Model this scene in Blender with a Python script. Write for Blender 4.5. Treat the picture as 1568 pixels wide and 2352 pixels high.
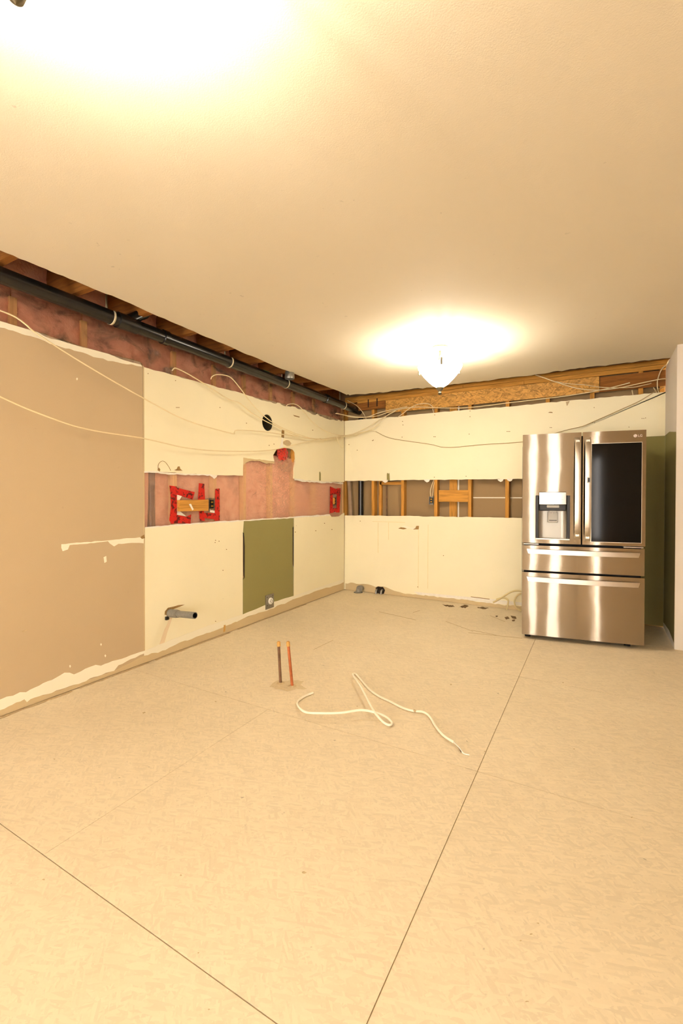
import bpy, bmesh, math, random
from mathutils import Vector, Matrix, noise
random.seed(7)
for o in list(bpy.data.objects):
    bpy.data.objects.remove(o, do_unlink=True)
SC = bpy.context.scene
COL = SC.collection
V = Vector

# ------------------------------------------------------------------ camera
FPX, YAW, PITCH, SH = 1038.0, 0.5168, 0.0135, 24.0
CAM = V((2.9013, -5.183, 1.24))
cR = V((math.cos(YAW), math.sin(YAW), 0))
cF = V((-math.sin(YAW) * math.cos(PITCH), math.cos(YAW) * math.cos(PITCH), -math.sin(PITCH)))
cU = cR.cross(cF)
cd = bpy.data.cameras.new('camera')
cam = bpy.data.objects.new('camera', cd)
COL.objects.link(cam)
cam.matrix_world = Matrix(((cR.x, cU.x, -cF.x, CAM.x), (cR.y, cU.y, -cF.y, CAM.y), (cR.z, cU.z, -cF.z, CAM.z), (0, 0, 0, 1)))
cd.sensor_fit = 'VERTICAL'
cd.sensor_height = 36.0
cd.sensor_width = 24.0
cd.lens = FPX / 2352 * 36.0
cd.shift_y = -SH / 2352
cd.clip_start = 0.02
SC.camera = cam

# ------------------------------------------------------------------ world, lamps, exposure
LAMP_COL = (1.0, 0.90, 0.745)
BOWL_L = 56.0          # radiance of the lit glass bowls
BULB_W = 66.0          # bulbs inside the bowls
SKY_L = 25.0            # overcast daylight outside the windows
w = bpy.data.worlds.new('overcast_sky')
w.use_nodes = True
bgn = w.node_tree.nodes['Background']
bgn.inputs['Color'].default_value = (1.0, 0.93, 0.88, 1)
bgn.inputs['Strength'].default_value = SKY_L
SC.world = w
SC.view_settings.view_transform = 'Standard'
SC.view_settings.look = 'None'
SC.view_settings.gamma = 1.0
SC.view_settings.use_curve_mapping = False
SC.view_settings.exposure = -0.02
LAMPS = [V((1.78, -1.60, 0)), V((2.06, -4.79, 0))]

def bulb(loc):
    l = bpy.data.lights.new('bulb', 'POINT')
    l.energy = BULB_W
    l.color = LAMP_COL
    l.shadow_soft_size = 0.03
    o = bpy.data.objects.new('bulb', l)
    o.location = loc
    COL.objects.link(o)
    return o

# ------------------------------------------------------------------ pixel -> point on a known surface
def ray(px, py):
    return cF + cR * ((px - 784) / FPX) + cU * ((1176 - SH - py) / FPX)
def LW(px, py, x=0.0):
    d = ray(px, py); return CAM + d * ((x - CAM.x) / d.x)
def BW(px, py, y=0.0):
    d = ray(px, py); return CAM + d * ((y - CAM.y) / d.y)
def FL(px, py, z=0.0):
    d = ray(px, py); return CAM + d * ((z - CAM.z) / d.z)
def NW(px, py, off):
    """on whichever of the two walls the ray meets first, off metres proud of it"""
    d = ray(px, py)
    ts = []
    if d.x < -1e-6: ts.append((off - CAM.x) / d.x)
    if d.y > 1e-6: ts.append((-off - CAM.y) / d.y)
    return CAM + d * min(ts)

# ------------------------------------------------------------------ materials
def srgb(r, g, b):
    f = lambda c: (c / 255 / 12.92) if c / 255 <= 0.04045 else ((c / 255 + 0.055) / 1.055) ** 2.4
    return (f(r), f(g), f(b), 1)

class NT:
    def __init__(s, name):
        s.m = bpy.data.materials.new(name); s.m.use_nodes = True
        s.t = s.m.node_tree; s.n = s.t.nodes; s.l = s.t.links
        s.b = s.n['Principled BSDF']; s.out = s.n['Material Output']
        s.tc = s.n.new('ShaderNodeTexCoord')
    def mapping(s, scale=(1, 1, 1), rot=(0, 0, 0), src='Object'):
        m = s.n.new('ShaderNodeMapping'); s.l.new(s.tc.outputs[src], m.inputs['Vector'])
        m.inputs['Scale'].default_value = scale; m.inputs['Rotation'].default_value = rot
        return m.outputs[0]
    def noise(s, vec, scale=5, detail=4, rough=0.55, dist=0.0):
        t = s.n.new('ShaderNodeTexNoise'); s.l.new(vec, t.inputs['Vector'])
        t.inputs['Scale'].default_value = scale; t.inputs['Detail'].default_value = detail
        t.inputs['Roughness'].default_value = rough; t.inputs['Distortion'].default_value = dist
        return t.outputs['Fac']
    def ramp(s, fac, stops):
        r = s.n.new('ShaderNodeValToRGB'); s.l.new(fac, r.inputs['Fac'])
        e = r.color_ramp.elements
        while len(e) < len(stops): e.new(0.5)
        for i, (p, c) in enumerate(stops):
            e[i].position = p; e[i].color = c if len(c) == 4 else (*c, 1)
        return r.outputs['Color']
    def mix(s, fac, a, b, mode='MIX'):
        m = s.n.new('ShaderNodeMix'); m.data_type = 'RGBA'; m.blend_type = mode
        for i, v in ((0, fac), (6, a), (7, b)):
            if hasattr(v, 'links'): s.l.new(v, m.inputs[i])
            else: m.inputs[i].default_value = v
        return m.outputs[2]
    def math(s, op, a, b=0.0):
        m = s.n.new('ShaderNodeMath'); m.operation = op
        for i, v in ((0, a), (1, b)):
            if hasattr(v, 'links'): s.l.new(v, m.inputs[i])
            else: m.inputs[i].default_value = v
        return m.outputs[0]
    def color(s, c):
        if hasattr(c, 'links'): s.l.new(c, s.b.inputs['Base Color'])
        else: s.b.inputs['Base Color'].default_value = c
    def bump(s, h, strength=0.3, dist=0.01):
        b = s.n.new('ShaderNodeBump'); s.l.new(h, b.inputs['Height'])
        b.inputs['Strength'].default_value = strength; b.inputs['Distance'].default_value = dist
        s.l.new(b.outputs[0], s.b.inputs['Normal'])
    def set(s, rough=0.7, metal=0.0, spec=0.5, **k):
        s.b.inputs['Roughness'].default_value = rough; s.b.inputs['Metallic'].default_value = metal
        s.b.inputs['Specular IOR Level'].default_value = spec
        for a, v in k.items(): s.b.inputs[a].default_value = v
        return s.m

def plain(name, c, rough=0.7, metal=0.0, var=0.08, scale=12, spec=0.4, bump=0.0):
    t = NT(name)
    f = t.noise(t.mapping(), scale, 4)
    d = tuple(max(0, x * (1 - var)) for x in c[:3]) + (1,)
    u = tuple(min(1, x * (1 + var)) for x in c[:3]) + (1,)
    t.color(t.ramp(f, [(0.3, d), (0.7, u)]))
    if bump: t.bump(t.noise(t.mapping(), scale * 6, 3), bump, 0.004)
    return t.set(rough, metal, spec)

def drywall(name, c, blotch=0.05, stain=None, peel=0.25):
    """painted gypsum board: roller stipple, soft blotches, a few scuffs"""
    t = NT(name)
    d = tuple(x * (1 - blotch) for x in c[:3]) + (1,)
    base = t.ramp(t.noise(t.mapping(), 1.7, 5), [(0.3, d), (0.7, c)])
    sp = t.ramp(t.noise(t.mapping(), 26, 2, 0.5), [(0.72, (0, 0, 0)), (0.76, (1, 1, 1))])
    scuff = tuple(x * 0.72 for x in c[:3]) + (1,)
    msk = t.math('MULTIPLY', sp, t.ramp(t.noise(t.mapping(), 3.1, 2), [(0.5, (0, 0, 0)), (0.66, (0.8, 0.8, 0.8))]))
    col = t.mix(msk, base, stain or scuff)
    t.color(col)
    t.bump(t.noise(t.mapping(), 240, 2), peel, 0.002)
    return t.set(0.75, 0, 0.25)

def wood(name, c, axis='x', dark=0.6, scale=1.0):
    t = NT(name)
    s = {'x': (1.2, 16, 16), 'y': (16, 1.2, 16), 'z': (16, 16, 1.2)}[axis]
    g = t.noise(t.mapping(tuple(v * scale for v in s)), 3.0, 5, 0.6, 0.6)
    d = tuple(x * dark for x in c[:3]) + (1,)
    col = t.ramp(g, [(0.3, d), (0.55, c), (0.8, tuple(min(1, x * 1.2) for x in c[:3]) + (1,))])
    t.color(col); t.bump(g, 0.2, 0.003)
    return t.set(0.75, 0, 0.25)

def flakes(name, c, contrast, sc=1.0, fine=1.0, dirt=True, upright=False):
    """oriented strand board: overlapping layers of thin strands lying at different angles"""
    t = NT(name)
    wob = t.n.new('ShaderNodeTexNoise'); wob.inputs['Scale'].default_value = 9; wob.inputs['Detail'].default_value = 2
    t.l.new(t.tc.outputs['Object'], wob.inputs['Vector'])
    tot = None
    for i, a in enumerate((0.15, 1.25, 2.3, 0.75, 2.8)):
        m1 = t.mapping((1, 1, 1), (0, a, 0) if upright else (0, 0, a))
        m2 = t.n.new('ShaderNodeMapping'); t.l.new(m1, m2.inputs['Vector']); m2.inputs['Scale'].default_value = (15 * sc, 15 * sc, 62 * sc) if upright else (15 * sc, 75 * sc, 15 * sc)
        mp = m2.outputs[0]
        ad = t.n.new('ShaderNodeVectorMath'); ad.operation = 'MULTIPLY_ADD'
        t.l.new(wob.outputs['Color'], ad.inputs[0]); ad.inputs[1].default_value = (.35, .6, .35); t.l.new(mp, ad.inputs[2])
        v = t.n.new('ShaderNodeTexVoronoi'); v.inputs['Scale'].default_value = 1.0; t.l.new(ad.outputs[0], v.inputs['Vector'])
        sp = t.n.new('ShaderNodeSeparateColor'); t.l.new(v.outputs['Color'], sp.inputs[0])
        if tot is None: tot = sp.outputs[0]; continue
        msk = t.math('GREATER_THAN', sp.outputs[1], 0.62)
        mx = t.n.new('ShaderNodeMix'); t.l.new(msk, mx.inputs[0]); t.l.new(tot, mx.inputs[2]); t.l.new(sp.outputs[0], mx.inputs[3])
        tot = mx.outputs[0]
    fib = t.noise(t.mapping((1, 1, 1)), 90 * sc, 3, .6)
    tot2 = t.math('ADD', t.math('MULTIPLY', tot, .7), t.math('MULTIPLY', fib, .3))
    lo = tuple(x * (1 - contrast) for x in c[:3]) + (1,)
    hi = tuple(min(1, x * (1 + contrast * 0.7)) for x in c[:3]) + (1,)
    col = t.ramp(tot2, [(0.15, lo), (0.5, c), (0.85, hi)])
    if dirt:
        bl = t.ramp(t.noise(t.mapping(), 0.9, 5, 0.6), [(0.3, (0.91, 0.90, 0.88)), (0.65, (1, 1, 1))])
        col = t.mix(1.0, col, bl, 'MULTIPLY')
        spk = t.ramp(t.noise(t.mapping(), 34, 2, 0.5), [(0.725, (0, 0, 0)), (0.76, (1, 1, 1))])
        spk = t.math('MULTIPLY', spk, t.ramp(t.noise(t.mapping(), 2.7, 2), [(0.47, (0, 0, 0)), (0.62, (0.75, 0.75, 0.75))]))
        col = t.mix(spk, col, tuple(x * 0.42 for x in c[:3]) + (1,))
    t.color(col)
    t.bump(tot2, 0.16 * fine, 0.002)
    return t.set(0.6, 0, 0.35)

M = {}
CREAM = srgb(243, 234, 201)
M['cream'] = drywall('cream_painted_drywall', CREAM)
M['cream2'] = drywall('cream_primer', srgb(243, 236, 212), 0.03)
M['taupe'] = drywall('taupe_painted_drywall', srgb(190, 168, 134), 0.03)
M['olive'] = drywall('olive_green_painted_drywall', srgb(142, 134, 84), 0.04)
M['white_wall'] = drywall('white_painted_wall', srgb(226, 218, 206), 0.02)
M['ceiling'] = drywall('ceiling_flat_paint', srgb(221, 211, 190), 0.02)
M['paper'] = drywall('bare_drywall_paper', srgb(206, 184, 142), 0.10, peel=0.5)
M['back_paper'] = drywall('brown_drywall_backing_paper', srgb(150, 124, 88), 0.05, peel=0.4)
M['tear'] = plain('torn_paper_brown', srgb(150, 118, 70), 0.9, var=0.2, scale=60)
M['gyp'] = plain('bare_gypsum', srgb(236, 230, 216), 0.95, var=0.06, scale=30, bump=0.4)
M['floor'] = flakes('dusty_osb_subfloor', srgb(222, 207, 178), 0.085, 1.6)
M['osb'] = flakes('amber_osb', srgb(196, 146, 70), 0.42, 1.1, dirt=False, upright=True)
M['seam'] = plain('seam_dust', srgb(204, 182, 142), 0.9)
for a in 'xyz':
    M['wood_' + a] = wood('pine_lumber_' + a, srgb(196, 140, 62), a)
M['wood_pale'] = wood('pale_pine_stud', srgb(232, 192, 138), 'z', .85)
M['wood_dark'] = wood('old_joist_lumber', srgb(146, 92, 38), 'x', 0.55)
M['abs'] = plain('black_abs_plastic', srgb(24, 23, 21), 0.24, var=0.25, scale=30, spec=0.5)
M['abs_grey'] = plain('grey_abs_plastic', srgb(122, 118, 108), 0.5, var=0.15, scale=40)
M['cable'] = plain('cream_cable_jacket', srgb(228, 211, 168), 0.5, var=0.05)
M['cable_white'] = plain('white_cable_jacket', srgb(240, 232, 210), 0.45, var=0.03)
M['cable_thick'] = plain('yellowed_cable_jacket', srgb(206, 188, 138), 0.5, var=0.06)
M['cable_tan'] = plain('tan_cable_jacket', srgb(176, 152, 104), 0.5, var=0.05)
M['dark'] = plain('dark_cavity', srgb(40, 30, 20), 0.9)  # dark tone standing in for shade inside holes; straps share it
M['galv'] = plain('galvanised_steel', srgb(150, 148, 140), 0.35, 0.8, 0.15, 60)
M['nickel'] = plain('brushed_nickel', srgb(190, 180, 160), 0.3, 1.0, 0.05, 60)
M['brass'] = plain('brass_screw', srgb(200, 150, 60), 0.35, 1.0)
M['black'] = plain('black_plastic', srgb(16, 15, 14), 0.35)
M['whitep'] = plain('white_plastic', srgb(235, 232, 222), 0.4, var=0.02)
M['copper'] = plain('tarnished_copper', srgb(178, 104, 64), 0.45, 0.6, 0.35, 22)
M['copper_dark'] = plain('blackened_copper', srgb(112, 84, 62), 0.55, 0.4, 0.35, 22)
M['solder'] = plain('ochre_pipe_cap', srgb(206, 160, 88), 0.5, 0.3)
M['green'] = plain('green_sticker', srgb(70, 190, 60), 0.5)
M['straw'] = plain('plumbers_strap', srgb(200, 190, 160), 0.5)
M['dust2'] = plain('pale_sawdust', srgb(204, 186, 150), 0.95, var=0.1, scale=60)
M['duct_shade'] = plain('shade_toned_duct', srgb(74, 68, 50), 0.6, 0.3, 0.2, 40)  # shade inside the round duct put into the metal colour
M['glue'] = plain('old_yellow_glue', srgb(229, 212, 160), 0.8)
M['nickel_dark'] = plain('dull_pewter', srgb(112, 104, 84), 0.45, 0.7, 0.05, 60)
M['dirt'] = plain('dark_floor_stain', srgb(104, 80, 50), 0.9, var=0.3, scale=50)
M['dust'] = plain('grey_dust', srgb(188, 166, 128), 0.95, var=0.15, scale=60)

def insulation():
    t = NT('pink_fibreglass_insulation')
    f = t.noise(t.mapping(), 9, 6, 0.6, 0.3)
    col = t.ramp(f, [(0.25, srgb(206, 146, 130)), (0.5, srgb(238, 182, 162)), (0.8, srgb(246, 202, 178))])
    g = t.ramp(t.noise(t.mapping(), 3.2, 3, 0.5), [(0.62, (0, 0, 0)), (0.74, (0.6, 0.6, 0.6))])
    col = t.mix(g, col, srgb(150, 112, 108))
    t.color(col); t.bump(t.noise(t.mapping(), 60, 4, 0.7), 0.5, 0.01)
    return t.set(0.95, 0, 0.1)
M['pink'] = insulation()

def film(name, tint, base, lo, hi, rough, col):
    t = NT(name)
    tr = t.n.new('ShaderNodeBsdfTransparent'); tr.inputs[0].default_value = tint
    mx = t.n.new('ShaderNodeMixShader')
    fr = t.n.new('ShaderNodeLayerWeight'); fr.inputs['Blend'].default_value = 0.35
    f = t.math('ADD', t.math('MULTIPLY', fr.outputs['Facing'], hi), lo)
    f = t.math('ADD', f, t.math('MULTIPLY', t.ramp(t.noise(t.mapping((2, 3, 5)), 1.6, 4, .6, .8), [(.5, (0, 0, 0)), (.68, (1, 1, 1))]), base))
    t.l.new(f, mx.inputs[0]); t.l.new(tr.outputs[0], mx.inputs[1]); t.l.new(t.b.outputs[0], mx.inputs[2])
    t.l.new(mx.outputs[0], t.out.inputs['Surface'])
    t.color(col); t.bump(t.noise(t.mapping((6, 2, 6)), 3, 4, 0.6, 1.5), 0.8, 0.03)
    return t.set(rough, 0, 0.6)
M['film'] = film('clear_polyethylene_film', (0.96, 0.93, 0.90, 1), .0, .28, .2, .3, srgb(236, 190, 160))
M['film_shade'] = film('shade_tinted_polyethylene_film', (0.84, 0.75, 0.69, 1), .55, .12, .5, .12, srgb(92, 76, 64))  # soffit shade and dark folds put into the film tint

def glass_pane():
    t = NT('window_glass')
    tr = t.n.new('ShaderNodeBsdfTransparent')
    mx = t.n.new('ShaderNodeMixShader'); mx.inputs[0].default_value = 0.06
    t.l.new(tr.outputs[0], mx.inputs[1]); t.l.new(t.b.outputs[0], mx.inputs[2])
    t.l.new(mx.outputs[0], t.out.inputs['Surface'])
    t.color((0.9, 0.95, 0.95, 1))
    return t.set(0.03, 0, 0.5)
M['pane'] = glass_pane()

def red_tape():
    t = NT('red_sheathing_tape')
    sp = t.ramp(t.noise(t.mapping(), 34, 3, 0.6), [(0.54, (0, 0, 0)), (0.60, (1, 1, 1))])
    t.color(t.mix(sp, srgb(196, 34, 26), srgb(88, 20, 18)))
    t.bump(t.noise(t.mapping(), 40, 3), 0.4, 0.004)
    return t.set(0.3, 0, 0.5)
M['tape'] = red_tape()

def steel():
    """stainless sheet: horizontal brush lines scatter light up and down only, gentle dents bend it sideways"""
    t = NT('brushed_stainless_steel')
    tot = None
    for k in (9100.0, 7333.0, 8377.0):
        wn = t.n.new('ShaderNodeTexWhiteNoise'); wn.noise_dimensions = '3D'
        t.l.new(t.mapping((k, k * .9, k * 1.1)), wn.inputs['Vector'])
        v = t.math('SUBTRACT', wn.outputs['Value'], .5)
        tot = v if tot is None else t.math('ADD', tot, v)
    slope = t.math('MULTIPLY', tot, .36)
    wob = t.math('SUBTRACT', t.noise(t.mapping((7, 7, 2.2)), 1.0, 2, .5), .5)
    wob = t.math('MULTIPLY', wob, .020)
    cx = t.n.new('ShaderNodeCombineXYZ'); t.l.new(wob, cx.inputs[0]); t.l.new(slope, cx.inputs[2])
    geo = t.n.new('ShaderNodeNewGeometry')
    ad = t.n.new('ShaderNodeVectorMath'); ad.operation = 'ADD'; t.l.new(geo.outputs['Normal'], ad.inputs[0]); t.l.new(cx.outputs[0], ad.inputs[1])
    nm = t.n.new('ShaderNodeVectorMath'); nm.operation = 'NORMALIZE'; t.l.new(ad.outputs[0], nm.inputs[0])
    t.l.new(nm.outputs[0], t.b.inputs['Normal'])
    t.color(srgb(160, 148, 132))
    return t.set(0.055, 1.0)
M['steel'] = steel()
M['steel_plain'] = plain('satin_steel_handle', srgb(200, 192, 180), 0.3, 1.0, 0.03, 40)
M['steel_dark'] = plain('grey_steel_cabinet', srgb(96, 92, 86), 0.45, 0.6)
M['fridge_glass'] = plain('black_fridge_glass', srgb(12, 11, 9), 0.08, 0.0, 0.05, 4, 0.16)
M['gasket'] = plain('black_rubber_gasket', srgb(14, 13, 12), 0.7)
M['grey_disp'] = plain('light_grey_plastic', srgb(176, 174, 168), 0.4)
M['mirror'] = plain('mirror_touch_panel', srgb(158, 160, 154), 0.12, 1.0, 0.02)
M['logo'] = plain('pale_logo_print', srgb(225, 214, 206), 0.5)

def bowl_mat():
    t = NT('lit_frosted_glass_bowl')
    e = t.n.new('ShaderNodeEmission')
    e.inputs['Color'].default_value = (*LAMP_COL, 1); e.inputs['Strength'].default_value = BOWL_L
    t.l.new(e.outputs[0], t.out.inputs['Surface'])
    return t.m
M['bowl'] = bowl_mat()

# ------------------------------------------------------------------ mesh helpers
class MB:
    def __init__(s): s.v = []; s.f = []; s.smooth = False
    def add(s, vs, fs):
        o = len(s.v); s.v += [tuple(v) for v in vs]; s.f += [tuple(i + o for i in f) for f in fs]; return s
    def box(s, a, b):
        x0, y0, z0 = (min(a[i], b[i]) for i in range(3)); x1, y1, z1 = (max(a[i], b[i]) for i in range(3))
        return s.add([(x0, y0, z0), (x1, y0, z0), (x1, y1, z0), (x0, y1, z0), (x0, y0, z1), (x1, y0, z1), (x1, y1, z1), (x0, y1, z1)],
                     [(0, 3, 2, 1), (4, 5, 6, 7), (0, 1, 5, 4), (1, 2, 6, 5), (2, 3, 7, 6), (3, 0, 4, 7)])
    def prism(s, pts, vec):
        n = len(pts); vec = V(vec)
        vs = [V(p) for p in pts] + [V(p) + vec for p in pts]
        return s.add(vs, [tuple(range(n)), tuple(range(2 * n - 1, n - 1, -1))] + [(i, i + n, (i + 1) % n + n, (i + 1) % n) for i in range(n)])
    def tube(s, path, r, seg=10, cap=True):
        path = [V(p) for p in path]; n = len(path); rs = r if hasattr(r, '__len__') else [r] * n
        t0 = (path[1] - path[0]).normalized()
        up = V((0, 0, 1)) if abs(t0.z) < 0.9 else V((1, 0, 0))
        nrm = (up - t0 * up.dot(t0)).normalized()
        vs = []
        for i, p in enumerate(path):
            t = (path[min(i + 1, n - 1)] - path[max(i - 1, 0)]).normalized()
            nrm = (nrm - t * nrm.dot(t)).normalized(); b = t.cross(nrm)
            for k in range(seg):
                a = 2 * math.pi * k / seg
                vs.append(p + (nrm * math.cos(a) + b * math.sin(a)) * rs[i])
        fs = [(i * seg + k, i * seg + (k + 1) % seg, (i + 1) * seg + (k + 1) % seg, (i + 1) * seg + k) for i in range(n - 1) for k in range(seg)]
        if cap: fs += [tuple(range(seg - 1, -1, -1)), tuple((n - 1) * seg + k for k in range(seg))]
        s.smooth = True
        return s.add(vs, fs)
    def lathe(s, prof, c=(0, 0, 0), seg=32, axis='z', closed=False):
        c = V(c); vs = []; n = len(prof)
        for r, h in prof:
            for k in range(seg):
                a = 2 * math.pi * k / seg; p = (r * math.cos(a), r * math.sin(a), h)
                p = {'z': p, 'x': (p[2], p[0], p[1]), 'y': (p[0], p[2], p[1])}[axis]
                vs.append(c + V(p))
        rows = n if closed else n - 1
        fs = [(i * seg + k, i * seg + (k + 1) % seg, ((i + 1) % n) * seg + (k + 1) % seg, ((i + 1) % n) * seg + k) for i in range(rows) for k in range(seg)]
        s.smooth = True
        return s.add(vs, fs)
    def grid(s, fn, nu, nv):
        vs = [fn(i / nu, j / nv) for j in range(nv + 1) for i in range(nu + 1)]
        fs = [(j * (nu + 1) + i, j * (nu + 1) + i + 1, (j + 1) * (nu + 1) + i + 1, (j + 1) * (nu + 1) + i) for j in range(nv) for i in range(nu)]
        s.smooth = True
        return s.add(vs, fs)
    def build(s, name, mat, parent=None, bevel=0.0, segs=2, loc=None):
        me = bpy.data.meshes.new(name)
        off = V(loc) if loc is not None else V((0, 0, 0))
        me.from_pydata([tuple(V(v) - off) for v in s.v], [], s.f)
        bm = bmesh.new(); bm.from_mesh(me)
        bmesh.ops.remove_doubles(bm, verts=bm.verts, dist=1e-6)
        bmesh.ops.recalc_face_normals(bm, faces=bm.faces)
        bm.to_mesh(me); bm.free()
        me.materials.append(M[mat] if isinstance(mat, str) else mat)
        if s.smooth:
            for p in me.polygons: p.use_smooth = True
        o = bpy.data.objects.new(name, me); COL.objects.link(o)
        if loc is not None: o.location = off
        if s.smooth:
            try: me.set_sharp_from_angle(angle=math.radians(40))
            except Exception: pass
        if bevel:
            b = o.modifiers.new('bevel', 'BEVEL'); b.width = bevel; b.segments = segs; b.limit_method = 'ANGLE'
            b.harden_normals = False
        if parent is not None: o.parent = parent
        return o

def empty(name, loc=(0, 0, 0)):
    o = bpy.data.objects.new(name, None); o.location = loc; o.empty_display_size = 0.1
    COL.objects.link(o); return o
def tag(o, label=None, cat=None, group=None, kind=None):
    for k, v in (('label', label), ('category', cat), ('group', group), ('kind', kind)):
        if v: o[k] = v
    return o
def put(o, parent):
    """parent, keeping the world place (parent unrotated)"""
    o.parent = parent
    o.matrix_parent_inverse = Matrix.Translation(parent.location).inverted() if not any(parent.rotation_euler) else o.matrix_parent_inverse
    return o

def jag(pts, step=12, amp=1.2, seed=1):
    """break a px polyline into small ragged steps"""
    rnd = random.Random(seed); out = []
    for (x0, y0), (x1, y1) in zip(pts, pts[1:]):
        n = max(1, int(math.hypot(x1 - x0, y1 - y0) / step))
        for i in range(n):
            t = i / n; j = amp if i else 0
            out.append((x0 + (x1 - x0) * t + rnd.uniform(-j, j) * .6, y0 + (y1 - y0) * t + rnd.uniform(-j, j)))
    out.append(pts[-1]); return out
def smooth(pts, n=8):
    """Catmull-Rom through 3D points"""
    P = [V(p) for p in pts]; P = [P[0] * 2 - P[1]] + P + [P[-1] * 2 - P[-2]]; out = []
    for i in range(1, len(P) - 2):
        a, b, c, d = P[i - 1:i + 3]
        for k in range(n):
            t = k / n
            out.append(0.5 * ((2 * b) + (c - a) * t + (2 * a - 5 * b + 4 * c - d) * t * t + (3 * b - a - 3 * c + d) * t ** 3))
    out.append(P[-2]); return out

T = 0.0127          # drywall thickness
ZT, ZC = 2.21, 2.44  # top of the wall board, ceiling height
XR, YR = 3.44, -0.72  # fridge recess side wall, its near end
X1, Y1 = 5.2, -9.0   # far side and rear of the room, behind the camera
ZJ = ZC + T         # underside of joists

# ================================================================== FLOOR
floor = tag(MB().box((-0.2, Y1 - .2, -0.10), (X1 + .2, 0.25, -0.0045)).build('floor', 'seam'), 'dusty pale strand board subfloor of wide sheets', 'floor', kind='structure')
rows = [0.0, -0.69, -1.91, -3.13, -4.35, -5.57, -6.79, -8.01, Y1]
for i in range(len(rows) - 1):
    xs = [0.0, 1.245, 2.437, X1] if i == 3 else [0.0, 2.437, X1]
    for a, b in zip(xs, xs[1:]):
        g = 0.0016; gl = .0006 if abs(a - 1.245) < .01 else g; gr = .0006 if abs(b - 1.245) < .01 else g
        MB().box((a + gl, rows[i + 1] + g, -0.004), (b - gr, rows[i] - g, 0.0)).build('osb_sheet', 'floor', floor)

# ================================================================== CEILING
ceil = tag(empty('ceiling'), 'smooth off-white ceiling cut back in a ragged line along two walls', 'ceiling', kind='structure')
edge = [(0.35, -5.9), (0.35, -4.6)]
edge_px = jag([(0, 575), (90, 612), (200, 657), (285, 691), (390, 738), (500, 785), (620, 836), (700, 868), (760, 892), (792, 905)], 14, 0.9, 3)
edge_px += [(796, 907), (799, 905.5), (803, 908)]
edge_px += jag([(806, 907), (860, 903), (930, 895), (1000, 889), (1064, 880), (1100, 877), (1165, 868), (1230, 860), (1300, 850), (1400, 838), (1500, 826), (1552, 820)], 10, 1.3, 4)
for p in edge_px:
    q = FL(p[0], p[1], ZC); edge.append((q.x, q.y))
edge += [(edge[-1][0] + .02, -0.2), (XR + .05, 0.0), (X1, 0.0), (X1, Y1), (-0.15, Y1), (-0.15, -5.9)]
MB().prism([(x, y, ZC) for x, y in edge], (0, 0, T)).build('ceiling_board', 'ceiling', ceil)
MB().box((-0.2, Y1 - .2, 2.72), (X1 + .2, 0.3, 2.76)).build('upper_subfloor', 'wood_dark', ceil)
# joists run away from the left wall; the last one lies along the back wall
y = -0.74
while y > -6.2:
    MB().box((-0.14, y - .019, ZJ + .001), (1.4, y + .019, 2.715)).build('joist', 'wood_dark', ceil)
    y -= 0.4065
MB().box((-0.14, -0.30, 2.60), (XR + .2, -0.262, 2.715)).build('joist', 'wood_dark', ceil)
tag(MB().box((-0.155, Y1, ZJ), (-0.142, 0.15, 2.719)).build('rim_board', 'wood_dark', ceil))
y = -0.74
k = 0
while y > -6.0:
    y0, y1 = y - .4065 + .022, y - .022
    def fn(u, v, y0=y0, y1=y1, k=k):
        bulge = math.sin(math.pi * u) * math.sin(math.pi * v) ** .6 * .05 + noise.noise(V((u * 4 + k * 7, v * 3, 1))) * .015
        return V((-0.13 + bulge, y0 + (y1 - y0) * u, ZJ + .04 + .21 * v))
    MB().grid(fn, 12, 8).build('insulation_batt', 'pink', ceil)
    y -= .4065; k += 1

MB().box((X1, Y1 - .14, ZC + .0005), (X1 + .14, .13, 2.719)).build('rim_board', 'wood_dark', ceil)  # unseen board added to keep sky light out of the joist bays
MB().box((-.2, Y1 - .14, ZC + .0005), (X1, Y1, 2.719)).build('rim_board', 'wood_dark', ceil)  # unseen rear board, added against sky light too

# ================================================================== LEFT WALL
wl = tag(empty('wall_left'), 'stripped left wall of cut drywall, pink insulation and studs', 'wall', kind='structure')
def lpoly(name, pts, mat, x=0.0, t=-T, parent=None, **k):
    P = [LW(px, py, x) for px, py in pts]
    for q in P:
        if q.z < .06: q.z = .004
    return MB().prism(P, (t, 0, 0)).build(name, mat, parent or wl, **k)
def scar(name, pts, mat, lift=0.0014, parent=None, foot=False):
    P = [LW(px, py, lift) for px, py in pts]
    if foot: P += [V((lift, P[-1].y, .004)), V((lift, P[0].y, .004))]
    return MB().prism(P, (-lift - .0004, 0, 0)).build(name, mat, parent or wl)

# taupe painted board, runs on past the camera
yA = LW(328, 1000).y
tp = [V((0, -5.95, .005)), V((0, -5.95, 2.19))]
for p in jag([(0, 737), (90, 763), (170, 790), (250, 812), (322, 831), (327, 836)], 14, 1.5, 11): tp.append(LW(*p))
tp += [V((0, yA, 2.15)), V((0, yA, .004))]
MB().prism(tp, (-T, 0, 0)).build('drywall_panel', 'taupe', wl)['label'] = 'taupe painted drywall'
MB().box((-T, Y1, .005), (0, -5.952, ZC)).build('drywall_panel', 'taupe', wl)
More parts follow.
